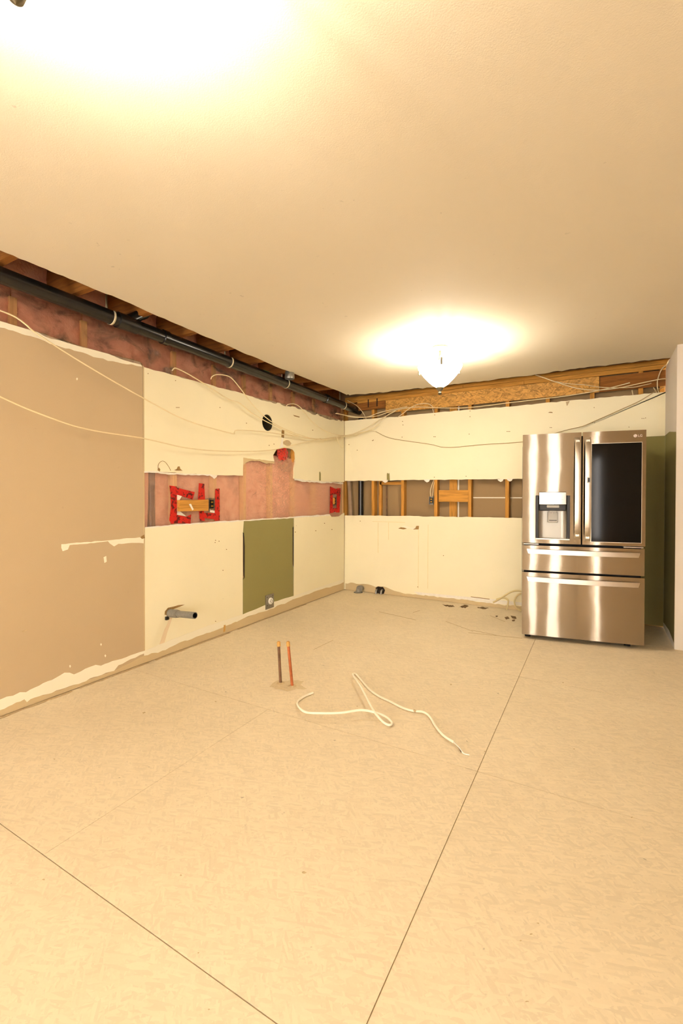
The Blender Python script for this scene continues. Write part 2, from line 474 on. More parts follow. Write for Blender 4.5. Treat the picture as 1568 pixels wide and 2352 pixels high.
# cream board above the strip (two halves around the round duct hole, one mesh)
def circ(n0, n1, n=20):
    c = LW(614, 971); ry, rz = 0.083, 0.083
    return [V((0, c.y + ry * math.cos(2 * math.pi * i / n), c.z + rz * math.sin(2 * math.pi * i / n))) for i in range(n0, n1 + 1)]
top1 = jag([(329, 843), (400, 862), (490, 886), (560, 905), (614, 919)], 11, 1.4, 21)
bot1 = jag([(614, 1058), (594, 1056.5), (580, 1055.5), (566, 1054), (559, 1052.6), (558, 1075), (558, 1092.5), (488, 1091), (420, 1087), (360, 1082.6), (331, 1082.6)], 9, 1.0, 22)
top2 = jag([(614, 919), (700, 941), (760, 958), (790.5, 967)], 11, 1.2, 23)
bot2 = jag([(790.5, 1107), (733, 1105.6), (690, 1101), (675, 1099.5), (675, 1076), (678, 1061), (677, 1040), (672, 1032), (656, 1029), (644, 1029), (635, 1032), (627, 1046), (630, 1060), (614, 1058)], 8, 0.9, 24)
c0 = LW(614, 971)
up = MB()
A = [LW(*p) for p in top1] + list(reversed([p for p in reversed(circ(5, 15))])) + [LW(*p) for p in bot1]
A = [LW(*p) for p in top1] + circ(5, 15) + [LW(*p) for p in bot1]
Bp = [LW(*p) for p in top2] + [LW(*p) for p in bot2] + [V((0, p.y, p.z)) for p in [*circ(15, 25)]]
up.prism(A, (-T, 0, 0)); up.prism(Bp, (-T, 0, 0))
up.build('drywall_panel', 'cream', wl)['label'] = 'cream painted upper drywall with a round duct hole'
# lower boards
lower = jag([(333, 1212), (400, 1206), (480, 1200), (560, 1195)], 9, 0.9, 25)
lpoly('drywall_panel', lower + [(557.5, 1229), (557.5, 1420), (557.5, 1434), (331, 1519)], 'cream')['label'] = 'cream lower drywall'
gp = jag([(561, 1195), (620, 1191.5), (673.5, 1188)], 9, .7, 26)
lpoly('drywall_panel', gp + [(674, 1210), (671.5, 1216), (671.5, 1298), (673.5, 1304), (673.5, 1396), (558, 1436), (558, 1332), (562, 1326), (561, 1232), (558, 1222)], 'olive')['label'] = 'olive green painted drywall'
r2 = jag([(675, 1188), (720, 1185), (757.6, 1182), (761, 1187), (779, 1186), (790.5, 1178)], 8, .8, 27)
lpoly('drywall_panel', r2 + [(790.5, 1354), (674.5, 1395.5)], 'cream')
# wall depth: sheathing, studs, batts, film
MB().box((-0.19, Y1, -.0), (-0.155, 0.15, 2.72)).build('sheathing', 'wood_dark', wl)
MB().box((-T - .09, -6, 0.0), (-T - .001, -.001, .038)).build('bottom_plate', 'wood_y', wl)
MB().box((-T - .09, -6, 2.376), (-T - .055, -.001, ZJ - .001)).build('top_plate', 'wood_y', wl)
sy = [LW(p, 1150, -T).y for p in (402, 493.5, 562, 623, 675, 722, 788)] + [-3.44, -3.85, -4.26, -4.67, -5.08]
sy.sort()
for y in sy:
    if y > -0.03: y = -0.021
    for z0, z1 in (((.039, 1.72), (2.10, 2.375)) if abs(y - c0.y) < .12 else ((.039, 2.375),)):
        MB().box((-T - .089, y - .019, z0), (-T - .001, y + .019, z1)).build('stud', 'wood_pale', wl)
def batt(y0, y1, z0, z1, k, amp=.010, x=-0.026):
    def fn(u, v):
        b = (math.sin(math.pi * u) ** .5) * (.2 + .8 * math.sin(math.pi * v) ** .4)
        nz = noise.noise(V((u * 3 + k * 5.1, v * 5, 2.3))) * amp + noise.noise(V((u * 9 + k, v * 14, 5))) * amp * .4
        return V((x - .03 + .028 * b + nz - amp, y0 + (y1 - y0) * u, z0 + (z1 - z0) * v))
    m = MB().grid(fn, 14, 16)
    return m.build('insulation_batt', 'pink', wl)
full = [-5.5] + sy
for k, (a, b) in enumerate(zip(full, full[1:])):
    a2, b2 = a + .020, min(b, -0.021) - .020
    if b2 - a2 < .02: continue
    batt(a2, b2, .97, 1.66, k)
    batt(a2 - .019, b2 + .019, 2.12, 2.44, k + 40, .012, -.002)
# polyethylene film over the studs
def fl(y0, y1, z0, z1, xx, amp, nu, nv, seed, mat='film'):
    def fn(u, v):
        y = y0 + (y1 - y0) * u; z = z0 + (z1 - z0) * v
        a = amp * min(1, 4 * v, 4 * (1 - v) + .15)
        x = xx if v > .3 else xx + (-T - xx) * (1 - v / .3)
        return V((x + a * (noise.noise(V((y * 4, z * 9, seed))) + .6 * noise.noise(V((y * 11 + z * 9, z * 5, seed + 3))) ), y, z))
    o = MB().grid(fn, nu, nv).build('vapour_barrier', mat, wl)
    o['label'] = 'clear plastic film over insulation'
    return o
fl(-5.9, -.04, 2.16, 2.43, 0.016, .026, 240, 18, 1.0, 'film_shade')
fl(yA + .01, -.04, .975, 1.64, -T + .0005, .0016, 110, 26, 6.0)

# dark drain pipes behind the film and round duct in the hole
p = LW(347, 1150, -.045)
tag(MB().tube([(-.048, p.y, .05), (-.048, p.y, 2.08)], .030, 16).build('vent_pipe', 'abs'), 'dark vertical pipe behind film at the left end of the insulation strip', 'pipe')
p = LW(785, 1150, -.04)
MB().tube([(-.05, p.y - .012, .05), (-.05, p.y - .012, 2.37)], .022, 14).build('conduit', 'abs_grey', wl)
du = MB().lathe([(.0805, -.002), (.0805, -.15), (.079, -.15), (.079, -.002)], (0, c0.y, c0.z), 28, 'x', True)
tag(du.build('duct_sleeve', 'duct_shade'), 'round metal duct sleeve in the hole high on the cream wall', 'duct')
MB().lathe([(.079, -.148), (.0001, -.148)], (0, c0.y, c0.z), 24, 'x').build('duct_shade_disc', 'dark', wl)  # dark disc stands in for the shade deep in the duct

# ---- scars, tears and patches on the left wall
scar('paint_scar', jag([(0, 737.5), (90, 764), (170, 791), (250, 813), (322, 832)], 14, 0.5, 11) + jag([(326, 842), (270, 832), (215, 820), (200, 813), (130, 793), (115, 790), (90, 778), (40, 763), (0, 752)], 10, 1.6, 31), 'cream2')
scar('paint_scar', jag([(-60, 1626), (0, 1607), (16, 1600), (30, 1598), (46, 1590), (60, 1590), (90, 1575), (130, 1556), (148, 1545), (160, 1545), (170, 1549), (186, 1542), (206, 1532), (220, 1527), (232, 1529), (268, 1516), (300, 1505), (331, 1495)], 9, 1.2, 32) + jag([(331, 1501), (300, 1514), (272, 1528), (262, 1541), (215, 1555), (190, 1567), (150, 1580), (110, 1594), (70, 1606), (62, 1613), (56, 1606), (10, 1628), (-60, 1652)], 9, 1.6, 33), 'cream2')
scar('paint_scar', jag([(331, 1495), (400, 1467), (470, 1440), (558, 1411), (620, 1385), (673, 1369), (740, 1346), (789, 1330)], 8, .5, 34) + jag([(789, 1337), (740, 1353), (670, 1378), (620, 1399), (560, 1420), (500, 1446), (440, 1468), (412, 1476), (380, 1493), (331, 1506)], 8, 2.0, 35), 'cream2', .0011)
scar('bare_paper', jag([(-60, 1651), (0, 1627), (56, 1606), (110, 1594), (190, 1567), (262, 1541), (331, 1506), (412, 1476), (500, 1446), (560, 1420), (670, 1378), (740, 1353), (789, 1337)], 10, 1.0, 36), 'paper', .0007, foot=True)
scar('paint_scar', jag([(141, 1250), (160, 1248), (250, 1241), (300, 1236), (330, 1234)], 8, .8, 37) + jag([(330, 1248), (310, 1247), (272, 1249), (262, 1255), (252, 1248), (248, 1243), (200, 1249), (160, 1252), (156, 1262), (144, 1266), (141, 1258)], 7, .7, 38), 'cream2')
scar('paper_tear', [(322, 1234), (331, 1228), (333, 1236), (326, 1238)], 'tear', .002)
scar('paint_chip', [(238, 1280), (244, 1277), (245, 1290), (240, 1293)], 'cream2')
for (x, y) in [(232, 1480), (242, 1506), (161, 1530), (177, 870), (30, 1640)]:
    scar('paint_chip', [(x - 2, y), (x, y - 3), (x + 2, y), (x, y + 4)], 'cream2')
scar('paint_scratch', [(50, 1450), (64, 1445), (62, 1448), (52, 1452)], 'dust')
# seam between taupe and cream, torn bits over the strip
scar('paper_edge', [(328, 838), (331, 843), (333, 1500), (330.5, 1500)], 'paper', .0009)
scar('paper_tear', [(400, 1080), (406, 1077), (408, 1072), (412, 1071), (414, 1077), (419, 1081), (405, 1081)], 'tear', .0016)
scar('paper_tear', [(362, 1080), (365, 1074), (368, 1078), (367, 1083)], 'tear', .0016)
MB().tube(smooth([LW(*q, .002) for q in [(363, 1078), (364, 1066), (372, 1059), (380, 1062), (388, 1073), (392, 1081)]]), .0018, 6).build('hairline_crack', 'tear', wl)
scar('paper_tear', jag([(331, 1082), (350, 1081), (380, 1085), (420, 1087), (488, 1090)], 6, .8, 41) + jag([(488, 1093), (420, 1091), (380, 1089), (350, 1086), (331, 1086)], 6, 1.2, 42), 'gyp', .0012)
scar('paper_tear', jag([(559, 1051), (580, 1054), (606, 1056), (630, 1061)], 5, .9, 43) + jag([(630, 1065), (612, 1065), (596, 1059), (580, 1058), (565, 1063), (559, 1068)], 5, 1.2, 44), 'paper', .0016)
scar('paper_tear', [(481, 1092), (490, 1091), (499, 1092), (497, 1096), (492, 1100), (488, 1096)], 'gyp', .0016)
scar('paper_tear', jag([(676, 1099), (700, 1103), (733, 1105), (760, 1107), (788, 1109)], 5, 1.2, 45) + jag([(788, 1112), (770, 1110), (755, 1109), (733, 1109), (700, 1107), (676, 1103)], 5, 1.2, 46), 'gyp', .0016)
scar('paper_tear', jag([(333, 1211), (400, 1205), (480, 1199), (560, 1194), (673, 1187), (757, 1181)], 7, .8, 47) + jag([(757, 1185), (673, 1190), (560, 1197), (480, 1202), (400, 1208), (333, 1214)], 7, .8, 48), 'gyp', .0012)
scar('stucco_patch', jag([(650, 1015), (656, 1011), (664, 1012), (669, 1018), (666, 1024), (658, 1024), (651, 1020), (650, 1015)], 4, .8, 49)[:-1], 'dust', .003)
scar('slot', [(647, 988), (653, 987), (652, 1006), (646, 1004)], 'tear', .0012)
scar('gypsum_streak', [(647, 1006), (651, 1006), (649, 1022), (653, 1028), (641, 1029), (645, 1020)], 'gyp', .0014)
scar('slot', [(733, 1085), (735, 1083), (736.5, 1088), (736.5, 1104), (733, 1104)], 'olive', .0012)
scar('slot', [(673, 953), (688, 957), (687, 959), (676, 956)], 'tear', .0012)
for (x, y) in [(405, 936), (408, 936), (411, 936), (505, 936), (566, 972), (618, 1023), (629, 1020), (718, 988), (340, 858), (403, 874), (495, 1241), (503, 1243), (494, 1246), (512, 1310), (495, 1427), (745, 1202), (762, 1216), (725, 1219), (520, 1262), (678, 1222)]:
    scar('nail_hole', [(x - 1, y - .8), (x + .9, y - 1), (x + 1, y + 1), (x - .7, y + 1)], 'tear', .0009)
scar('glue_smear', [(514, 1436), (518, 1435), (517, 1450), (513, 1452)], 'solder', .0018)
scar('rust_stain', jag([(392, 1418), (396, 1418), (385, 1450), (377, 1478), (366, 1480), (378, 1445), (389, 1420)], 12, 1, 50), drywall('faint_rust_stain', srgb(233, 212, 176), .1), .0005)
scar('paper_tear', [(379, 1404), (386, 1396), (400, 1393), (410, 1390), (424, 1388.5), (412, 1394), (398, 1399), (398, 1412), (384, 1413), (378, 1412)], 'tear', .002)
scar('slot', [(557.5, 1223), (560, 1224), (562, 1255), (561.5, 1329), (559, 1322), (558.5, 1240)], 'dark', .0008)  # dark strip stands in for shade in the open slit
scar('slot', [(671.8, 1212), (674, 1209), (674, 1303), (672.5, 1296)], 'dark', .0008)  # right slit, its shade painted dark likewise
# torn grey strip of lino glue along the wall foot
for a, b in (((0, 1651), (160, 1586)), ((175, 1579), (330, 1519)), ((345, 1514), (520, 1452)), ((540, 1445), (700, 1388))):
    m = MB(); pa = FL(*a); pb = FL(*b); n = 14
    pts = []; rnd = random.Random(int(a[0]))
    for i in range(n + 1): t = i / n; pts.append((.004 + rnd.random() * .003, pa.y + (pb.y - pa.y) * t, .0005))
    for i in range(n, -1, -1): t = i / n; pts.append((.016 + rnd.random() * .014, pa.y + (pb.y - pa.y) * t, .0005))
    m.prism(pts, (0, 0, .003)).build('flooring_glue_strip', 'dust', wl)

# ---- red tape strips (px taken from the photograph on the film plane)
def tz(pts, ox, oy, s, name='tape_strip', mat='tape', x=-.0085, t=-.0015):
    return MB().prism([LW(ox + s * a, oy + s * b, x) for a, b in pts], (t, 0, 0)).build(name, mat, wl)
a = (320, 1060, .153)
for i, P in enumerate([[(450, 360), (560, 375), (563, 600), (565, 920), (482, 940), (450, 880), (472, 700), (468, 480)],
          [(455, 362), (640, 412), (832, 460), (800, 572), (640, 520), (500, 478)],
          [(462, 800), (565, 800), (700, 832), (780, 790), (765, 935), (600, 925), (470, 930)],
          [(895, 325), (975, 335), (985, 560), (970, 760), (985, 890), (910, 890), (895, 760), (880, 570)],
          [(1140, 412), (1205, 405), (1205, 885), (1130, 890)],
          [(980, 770), (1100, 775), (1200, 770), (1195, 880), (1000, 850), (890, 850)]]):
    tz(P, *a, x=-.0085 + .0006 * i)
tz([(565, 490), (640, 520), (600, 580), (600, 740), (700, 820), (565, 800)], *a, name='gypsum_offcut', mat='gyp', x=-.0095, t=-.001)
tz([(1060, 720), (1130, 740), (1130, 775), (1060, 760)], *a, name='gypsum_offcut', mat='gyp', x=-.0095, t=-.001)
b = MB().prism([LW(320 + .153 * q[0], 1060 + .153 * q[1], .022) for q in [(600, 580), (1040, 572), (1040, 740), (608, 750)]], (-.030, 0, 0)).build('wood_block', 'wood_y', wl, .0015)
b['label'] = 'yellow offcut of lumber across the tape frame'
tz([(745, 640), (775, 635), (815, 720), (795, 735)], *a, name='paint_chip', mat='gyp', x=.0235, t=-.0012)
a2 = (540, 920, .1658)
for i, P in enumerate([[(1312, 1188), (1350, 1205), (1352, 1556), (1308, 1560), (1316, 1400)],
          [(1312, 1188), (1390, 1225), (1462, 1212), (1458, 1300), (1340, 1292)],
          [(1412, 1215), (1462, 1214), (1446, 1552), (1404, 1552)],
          [(1312, 1490), (1448, 1488), (1444, 1552), (1380, 1545), (1308, 1560)]]):
    tz(P, *a2, x=-.0085 + .0006 * i)

def outlet_box(name, pc, w_, h_, label, wall):
    """steel device box with a receptacle, screws and wire tails"""
    root = tag(empty(name, pc), label, 'outlet')
    d = .045
    m = MB()
    t = .003
    m.box((-d, -w_, -h_), (-d + t, w_, h_))
    for s in (-1, 1):
        m.box((-d, s * w_, -h_), (0, s * (w_ - t), h_)); m.box((-d, -w_, s * h_), (0, w_, s * (h_ - t)))
    m.build('box', 'galv', root)
    MB().box((-.02, -w_ * .62, -h_ * .72), (.002, w_ * .62, h_ * .72)).build('receptacle', 'black', root, .003)
    for s in (-1, 1):
        MB().lathe([(.0001, .006), (.004, .006), (.004, .0)], (0, 0, s * h_ * .85), 10, 'x').build('screw', 'brass', root)
        MB().box((.002, -w_ * .35, s * h_ * .32 - .006), (.0035, w_ * .35, s * h_ * .32 + .006)).build('socket_face', 'brass', root)
    if wall == 'b': root.rotation_euler = (0, 0, -math.pi / 2)
    return root
pc = LW(320 + .153 * 1088, 1060 + .153 * 640, -.004)
outlet_box('outlet_box', pc, .032, .052, 'steel outlet box beside the yellow lumber block in red tape', 'l')
pc = LW(540 + .1658 * 1380, 920 + .1658 * 1395, -.004)
outlet_box('outlet_box', pc, .040, .055, 'small outlet box framed in red tape near the room corner', 'l')
MB().box((-.006, pc.y - .045, pc.z - .035), (.012, pc.y - .024, pc.z + .045)).build('wood_block', 'wood_z', wl)

# crumpled red tape wad in the torn hole, film bunched below it
def wad(name, px, py, ry, rz, rx, mat, parent, x=-.02, seed=1, lab=None):
    c = LW(px, py, x); bm = bmesh.new(); bmesh.ops.create_icosphere(bm, subdivisions=4, radius=1)
    for v in bm.verts:
        n = v.co.normalized(); k = 1 + .35 * noise.noise(n * 2.2 + V((seed, 0, 0))) + .22 * abs(noise.noise(n * 5 + V((0, seed, 0))))
        v.co = V((c.x + n.x * rx * k, c.y + n.y * ry * k, c.z + n.z * rz * k))
    me = bpy.data.meshes.new(name); bm.to_mesh(me); bm.free(); me.materials.append(M[mat])
    o = bpy.data.objects.new(name, me); COL.objects.link(o); o.parent = parent
    if lab: o['label'] = lab
    return o
wad('tape_wad', 648, 1044, .085, .085, .022, 'tape', wl, seed=3, lab='crumpled red tape')
wad('wood_splinter', 671, 1046, .022, .085, .02, 'wood_z', wl, seed=5)
wad('film_bunch', 655, 1068, .11, .07, .016, 'film', wl, x=-.012, seed=8)

# ================================================================== BACK WALL
wb = tag(empty('wall_back'), 'stripped back wall of cut cream drywall over open stud bays', 'wall', kind='structure')
def bpoly(name, pts, mat, y=0.0, t=T, **k):
    return MB().prism([BW(px, py, y) for px, py in pts], (0, t, 0)).build(name, mat, wb, **k)
def bscar(name, pts, mat, lift=.0014):
    return MB().prism([BW(px, py, -lift) for px, py in pts], (0, lift + .0004, 0)).build(name, mat, wb)
ub = jag([(791.5, 967), (860, 961), (930, 955), (1000, 948), (1100, 939.5), (1198, 931), (1300, 921), (1400, 912), (1536, 899)], 11, .9, 61)
zB = BW(1200, 1100).z
xB = 2.47; xe = XR
ubp = [BW(*p) for p in ub] + [V((xe, 0, ZT)), V((xe, 0, 1.80)), V((xB, 0, 1.80)), V((xB, 0, zB))] + [BW(*p) for p in jag([(1240, 1100), (1198, 1100), (1100, 1101), (1000, 1102), (900, 1103.5), (791.5, 1104.5)], 10, .8, 62)]
MB().prism(ubp, (0, T, 0)).build('drywall_panel', 'cream', wb)['label'] = 'cream upper drywall'
zb2 = BW(1200, 1190).z
lbp = [BW(*p) for p in jag([(791.5, 1184), (850, 1184), (920, 1185), (1000, 1186.5), (1100, 1188), (1198, 1190), (1240, 1191)], 10, .8, 63)] + [V((xB, 0, zb2)), V((xB, 0, .006)), V((0.001, 0, .006))]
MB().prism(lbp, (0, T, 0)).build('drywall_panel', 'cream', wb)['label'] = 'cream lower drywall'
MB().box((xB + .001, 0, .006), (xe, T, 1.799)).build('drywall_panel', 'olive', wb)['label'] = 'olive green drywall behind the fridge'
# cream paint lapping down over the green, ragged
bscar('paint_edge', [(1470, 990), (1545, 985), (1536, 990), (1530, 992), (1526, 991), (1521, 1001), (1505, 1002), (1470, 1003)], 'cream', .0008)
bscar('corner_tape', [(1535.5, 900), (1544, 890), (1541, 985), (1535, 990)], 'cream2', .001)
# framing
MB().box((-.19, T + .09, 0), (X1 + .15, T + .1027, 2.72)).build('drywall_panel', 'back_paper', wb)['label'] = 'brown back of the next room drywall'
MB().box((0.001, T + .001, 0), (XR, T + .089, .038)).build('bottom_plate', 'wood_x', wb)
for z0, z1 in ((2.445, 2.481), (2.483, 2.520)):
    MB().box((0.001, T + .001, z0), (XR + .08, T + .089, z1)).build('top_plate', 'wood_x', wb, .002)
for px, wd in ((856, .038), (924, .038), (1000.3, .038), (1078, .038), (1164, .038)):
    c = BW(px, 1150, T).x
    MB().box((c - wd / 2, T + .001, .039), (c + wd / 2, T + .0885, 2.444)).build('stud', 'wood_z', wb, .0015)
for c in (2.432, 2.84, 3.247, 3.415):
    MB().box((c - .019, T + .001, .039), (c + .019, T + .0885, 2.444)).build('stud', 'wood_z', wb, .0015)
c = BW(866, 1150, T + .03).x
MB().box((c + .012, T + .05, .039), (c + .050, T + .089, 2.2)).build('stud', 'wood_z', wb, .0015)
pa, pb = BW(1007, 1126, T - .003), BW(1075, 1153, T - .003)
MB().box((pa.x, T - .003, pb.z), (pb.x, T + .034, pa.z)).build('blocking', 'wood_x', wb, .0015)
pa, pb = BW(1032, 1100, T + .06), BW(1049, 1190, T + .06)
MB().box((pa.x, T + .058, .06), (pb.x, T + .088, 2.3)).build('furring_board', 'wood_z', wb, .001)
pa, pb = BW(1050, 1100, T + .085), BW(1053.5, 1190, T + .085)
MB().box((pa.x, T + .0885, .06), (pb.x, T + .0898, 2.3)).build('white_edge_strip', 'gyp', wb)
pa, pb = BW(1082, 1142, T + .088), BW(1240, 1144.5, T + .088)
MB().box((pa.x, T + .0888, pb.z), (pb.x, T + .0898, pa.z)).build('joint_line', 'gyp', wb)
pa, pb = BW(872, 1108, T + .05), BW(921, 1113, T + .05)
MB().box((pa.x, T + .05, pb.z), (pb.x, T + .087, pb.z + .038)).build('blocking', 'wood_x', wb)
q0, q1 = BW(800, 1104, T + .02), BW(806, 1188, T + .02)
MB().prism([q0 + V((-.022, 0, .05)), q0 + V((.022, 0, .05)), q1 + V((.022, 0, -.05)), q1 + V((-.022, 0, -.05))], (0, .03, 0)).build('corner_board', plain('grey_weathered_lumber', srgb(150, 128, 104), .8, var=.15), wb)
# strand board and lumber over the boards, under the cut ceiling
x0s = BW(885, 950).x
MB().box((x0s, .001, 2.268), (2.90, T, 2.424)).build('osb_strip', 'osb', wb, .001)
MB().box((2.905, .004, 2.268), (XR, T, 2.415)).build('osb_strip', 'wood_dark', wb, .001)
MB().box((.19, -.004, 2.425), (2.2, T, 2.462)).build('nailer', 'wood_x', wb, .002)
MB().box((2.203, -.004, 2.427), (XR, T, 2.468)).build('nailer', 'wood_x', wb, .002)
MB().box((.14, -.006, 2.464), (1.55, T, 2.497)).build('nailer', 'wood_x', wb, .002)
MB().box((1.553, -.006, 2.470), (XR + .02, T, 2.507)).build('nailer', 'wood_x', wb, .002)
MB().box((.02, -.003, 2.33), (x0s - .004, T, 2.424)).build('osb_strip', 'wood_dark', wb, .001)
MB().box((-.19, .116, 2.45), (X1 + .15, .13, 2.72)).build('rim_board', 'wood_dark', wb)
MB().box((-.155, T + .05, 0), (-.001, T + .089, 2.44)).build('corner_leak_filler', 'wood_z', wb)  # unseen filler added to stop sky light leaking in at the corner
for px in (846, 866):
    c = BW(px, 920).x
    MB().box((c - .006, -.008, 2.36), (c + .006, -.004, 2.46)).build('joist_strap', 'dark', wb)
# scars on the back wall
bscar('bare_paper', jag([(793, 1340), (805, 1338), (818, 1341), (835, 1341), (852, 1344), (862, 1348), (880, 1347), (905, 1357), (930, 1364), (960, 1366), (990, 1369), (1030, 1374), (1060, 1376), (1100, 1383), (1130, 1386), (1165, 1390), (1199, 1392)], 6, 1.6, 71) + [(1199, 1402.5), (1100, 1390.5), (1000, 1378.5), (900, 1366.5), (793, 1354)], 'paper', .0008)
bscar('glue_strip', [(950, 1359), (1040, 1368), (1110, 1374), (1199, 1384), (1199, 1391), (1130, 1386), (1030, 1373), (960, 1366)], 'gyp', .0005)
bscar('paper_tear', [(914, 1214), (920, 1211), (928, 1212), (934, 1214.5), (926, 1216)], 'tear')
bscar('paper_tear', [(947, 1214), (953, 1213), (956, 1208), (962, 1208), (961, 1216), (948, 1216)], 'tear')
bscar('paper_curl', jag([(920, 1210), (930, 1207), (945, 1212), (955, 1212), (948, 1216), (934, 1213)], 5, .8, 72), 'cream2', .004)
bscar('slot', [(888, 1088), (890, 1086), (892, 1088), (894, 1086), (895, 1104), (888, 1104)], 'olive', .0012)
for x0, y0, x1, y1 in ((961, 1216, 960, 1352), (983, 1205, 982, 1352), (868, 1200, 868, 1270), (892, 1200, 892, 1240)):
    bscar('glue_line', [(x0 - .5, y0), (x0 + .5, y0), (x1 + .5, y1), (x1 - .5, y1)], 'glue', .0007)
bscar('glue_line', [(855, 1197), (930, 1199.5), (930, 1200.5), (855, 1198)], 'glue', .0007)
bscar('crease', [(1081, 1370), (1124, 1375.5), (1124, 1377), (1081, 1371.5)], 'tear', .001)
for (x, y) in [(924, 968), (925, 976), (998, 953), (1079, 944), (1079, 957), (996, 1003), (999, 1003), (857, 1011), (855, 1012), (820, 1034), (801, 1021), (997, 1096), (1070, 1094), (1164, 991), (1167, 991), (1170, 991), (1263, 982), (1266, 982), (1361, 970), (1365, 971), (1474, 961), (1478, 961), (1482, 960), (1364, 936), (1444, 981), (959, 1348), (1018, 1276), (827, 1197), (923, 1004), (1077, 997)]:
    bscar('nail_hole', [(x - .9, y - .8), (x + .9, y - .9), (x + .9, y + .9), (x - .8, y + .9)], 'tear', .0009)
bscar('paper_tear', [(1258, 948), (1262, 946), (1268, 946.5), (1269, 948.5)], 'tear')
bscar('paper_tear', [(1299, 923), (1308, 921), (1303, 931), (1301, 932)], 'dust')
for x, y in ((884, 1105), (980, 1104), (1149, 1103), (1170, 1102)):
    bscar('paper_tear', jag([(x - 7, y - 2), (x + 7, y - 3), (x + 5, y + 2), (x, y + 4), (x - 5, y + 1), (x - 7, y - 2)], 4, 1, x)[:-1], 'gyp', .002)
# pipes in the open bays
c = BW(828, 1150, T + .045)
tag(MB().tube([(c.x, T + .05, .02), (c.x, T + .05, 2.24)], .034, 18).build('stack_pipe', 'abs'), 'black vertical drain pipe in the open back wall bay near the corner', 'pipe')
c = BW(887, 1150, T + .05)
tag(MB().tube([(c.x, T + .06, .04), (c.x, T + .06, 2.3)], .008, 10).build('water_pipe', 'copper_dark'), 'thin dark copper pipe standing in the back wall stud bay', 'pipe')
pc = BW(990, 1149.5, T + .004)
ob = outlet_box('outlet_box', pc, .027, .048, 'outlet box with cream wires hanging beside a stud in the back wall', 'b')
for dx, sd in ((-.010, 'left'), (.012, 'right')):
    pts = [V((pc.x + dx, pc.y + .01, pc.z + .05)), V((pc.x + dx * 1.5, pc.y + .012, pc.z + .11)), V((pc.x + .01 + dx, pc.y + .02, pc.z + .18)), V((pc.x + .03 + dx * .4, pc.y + .045, pc.z + .27))]
    tag(MB().tube(smooth(pts), .0045, 8).build('electrical_cable', 'cable'), 'cream wire above the back wall outlet box, the %s one of two' % sd, 'cable', 'wires above the back wall outlet box')

# ================================================================== RIGHT RECESS WALL + OTHER WALLS BEHIND THE CAMERA
wr = tag(empty('wall_right'), 'pale end wall beside the fridge recess', 'wall', kind='structure')
MB().box((XR, YR, .004), (XR + T, .0, ZC)).build('drywall_panel', 'white_wall', wr)
MB().box((XR + T, YR, .004), (X1, YR + T, ZC)).build('drywall_panel', 'white_wall', wr)
MB().box((XR - .0015, YR - .0015, .004), (XR + .025, YR, ZC)).build('corner_bead', 'white_wall', wr)
MB().prism([(XR - .0012, YR + .02, .01), (XR - .0012, YR + .02, 1.75), (XR - .0012, -.30, 1.80), (XR - .0012, -.02, 1.80), (XR - .0012, -.02, .01)], (.0008, 0, 0)).build('paint_patch', 'olive', wr)['label'] = 'olive green paint'
MB().prism([(XR - .002, YR + .02, .006), (XR - .002, YR + .02, .05), (XR - .002, -.4, .075), (XR - .002, -.02, .05), (XR - .002, -.02, .006)], (.0007, 0, 0)).build('bare_paper', 'gyp', wr)

def wall_with_openings(name, along, at, lo, hi, ops, label, thick, mat='white_wall'):
    root = tag(empty(name), label, 'wall', kind='structure')
    def bx(a, b, z0, z1):
        if b - a < .001 or z1 - z0 < .001: return
        if along == 'y': m = MB().box((at, a, z0), (at + thick, b, z1))
        else: m = MB().box((a, at, z0), (b, at + thick, z1))
        m.build('drywall_panel', mat, root)
    p = lo
    for (a, b, z0, z1) in ops:
        bx(p, a, .004, ZC); bx(a, b, .004, z0); bx(a, b, z1, ZC); p = b
    bx(p, hi, .004, ZC)
    return root
right_ops = [(-7.95, -7.20, .25, 2.10)]
rear_ops = [(.25, 1.75, .06, 2.1), (3.68, 3.98, .06, 2.1), (4.26, 4.68, .06, 2.1)]  # the unseen patio window is added for more daylight
wall_with_openings('wall_side', 'y', X1, Y1, YR + T, right_ops, 'side wall toned taupe as if unlit, with a narrow window behind the camera', .14, 'taupe')  # taupe stands in for the unlit wall mirrored in the fridge
wall_with_openings('wall_rear', 'x', Y1, 0, X1, rear_ops, 'pale rear wall with added patio window behind the camera', -.14)
n = 1
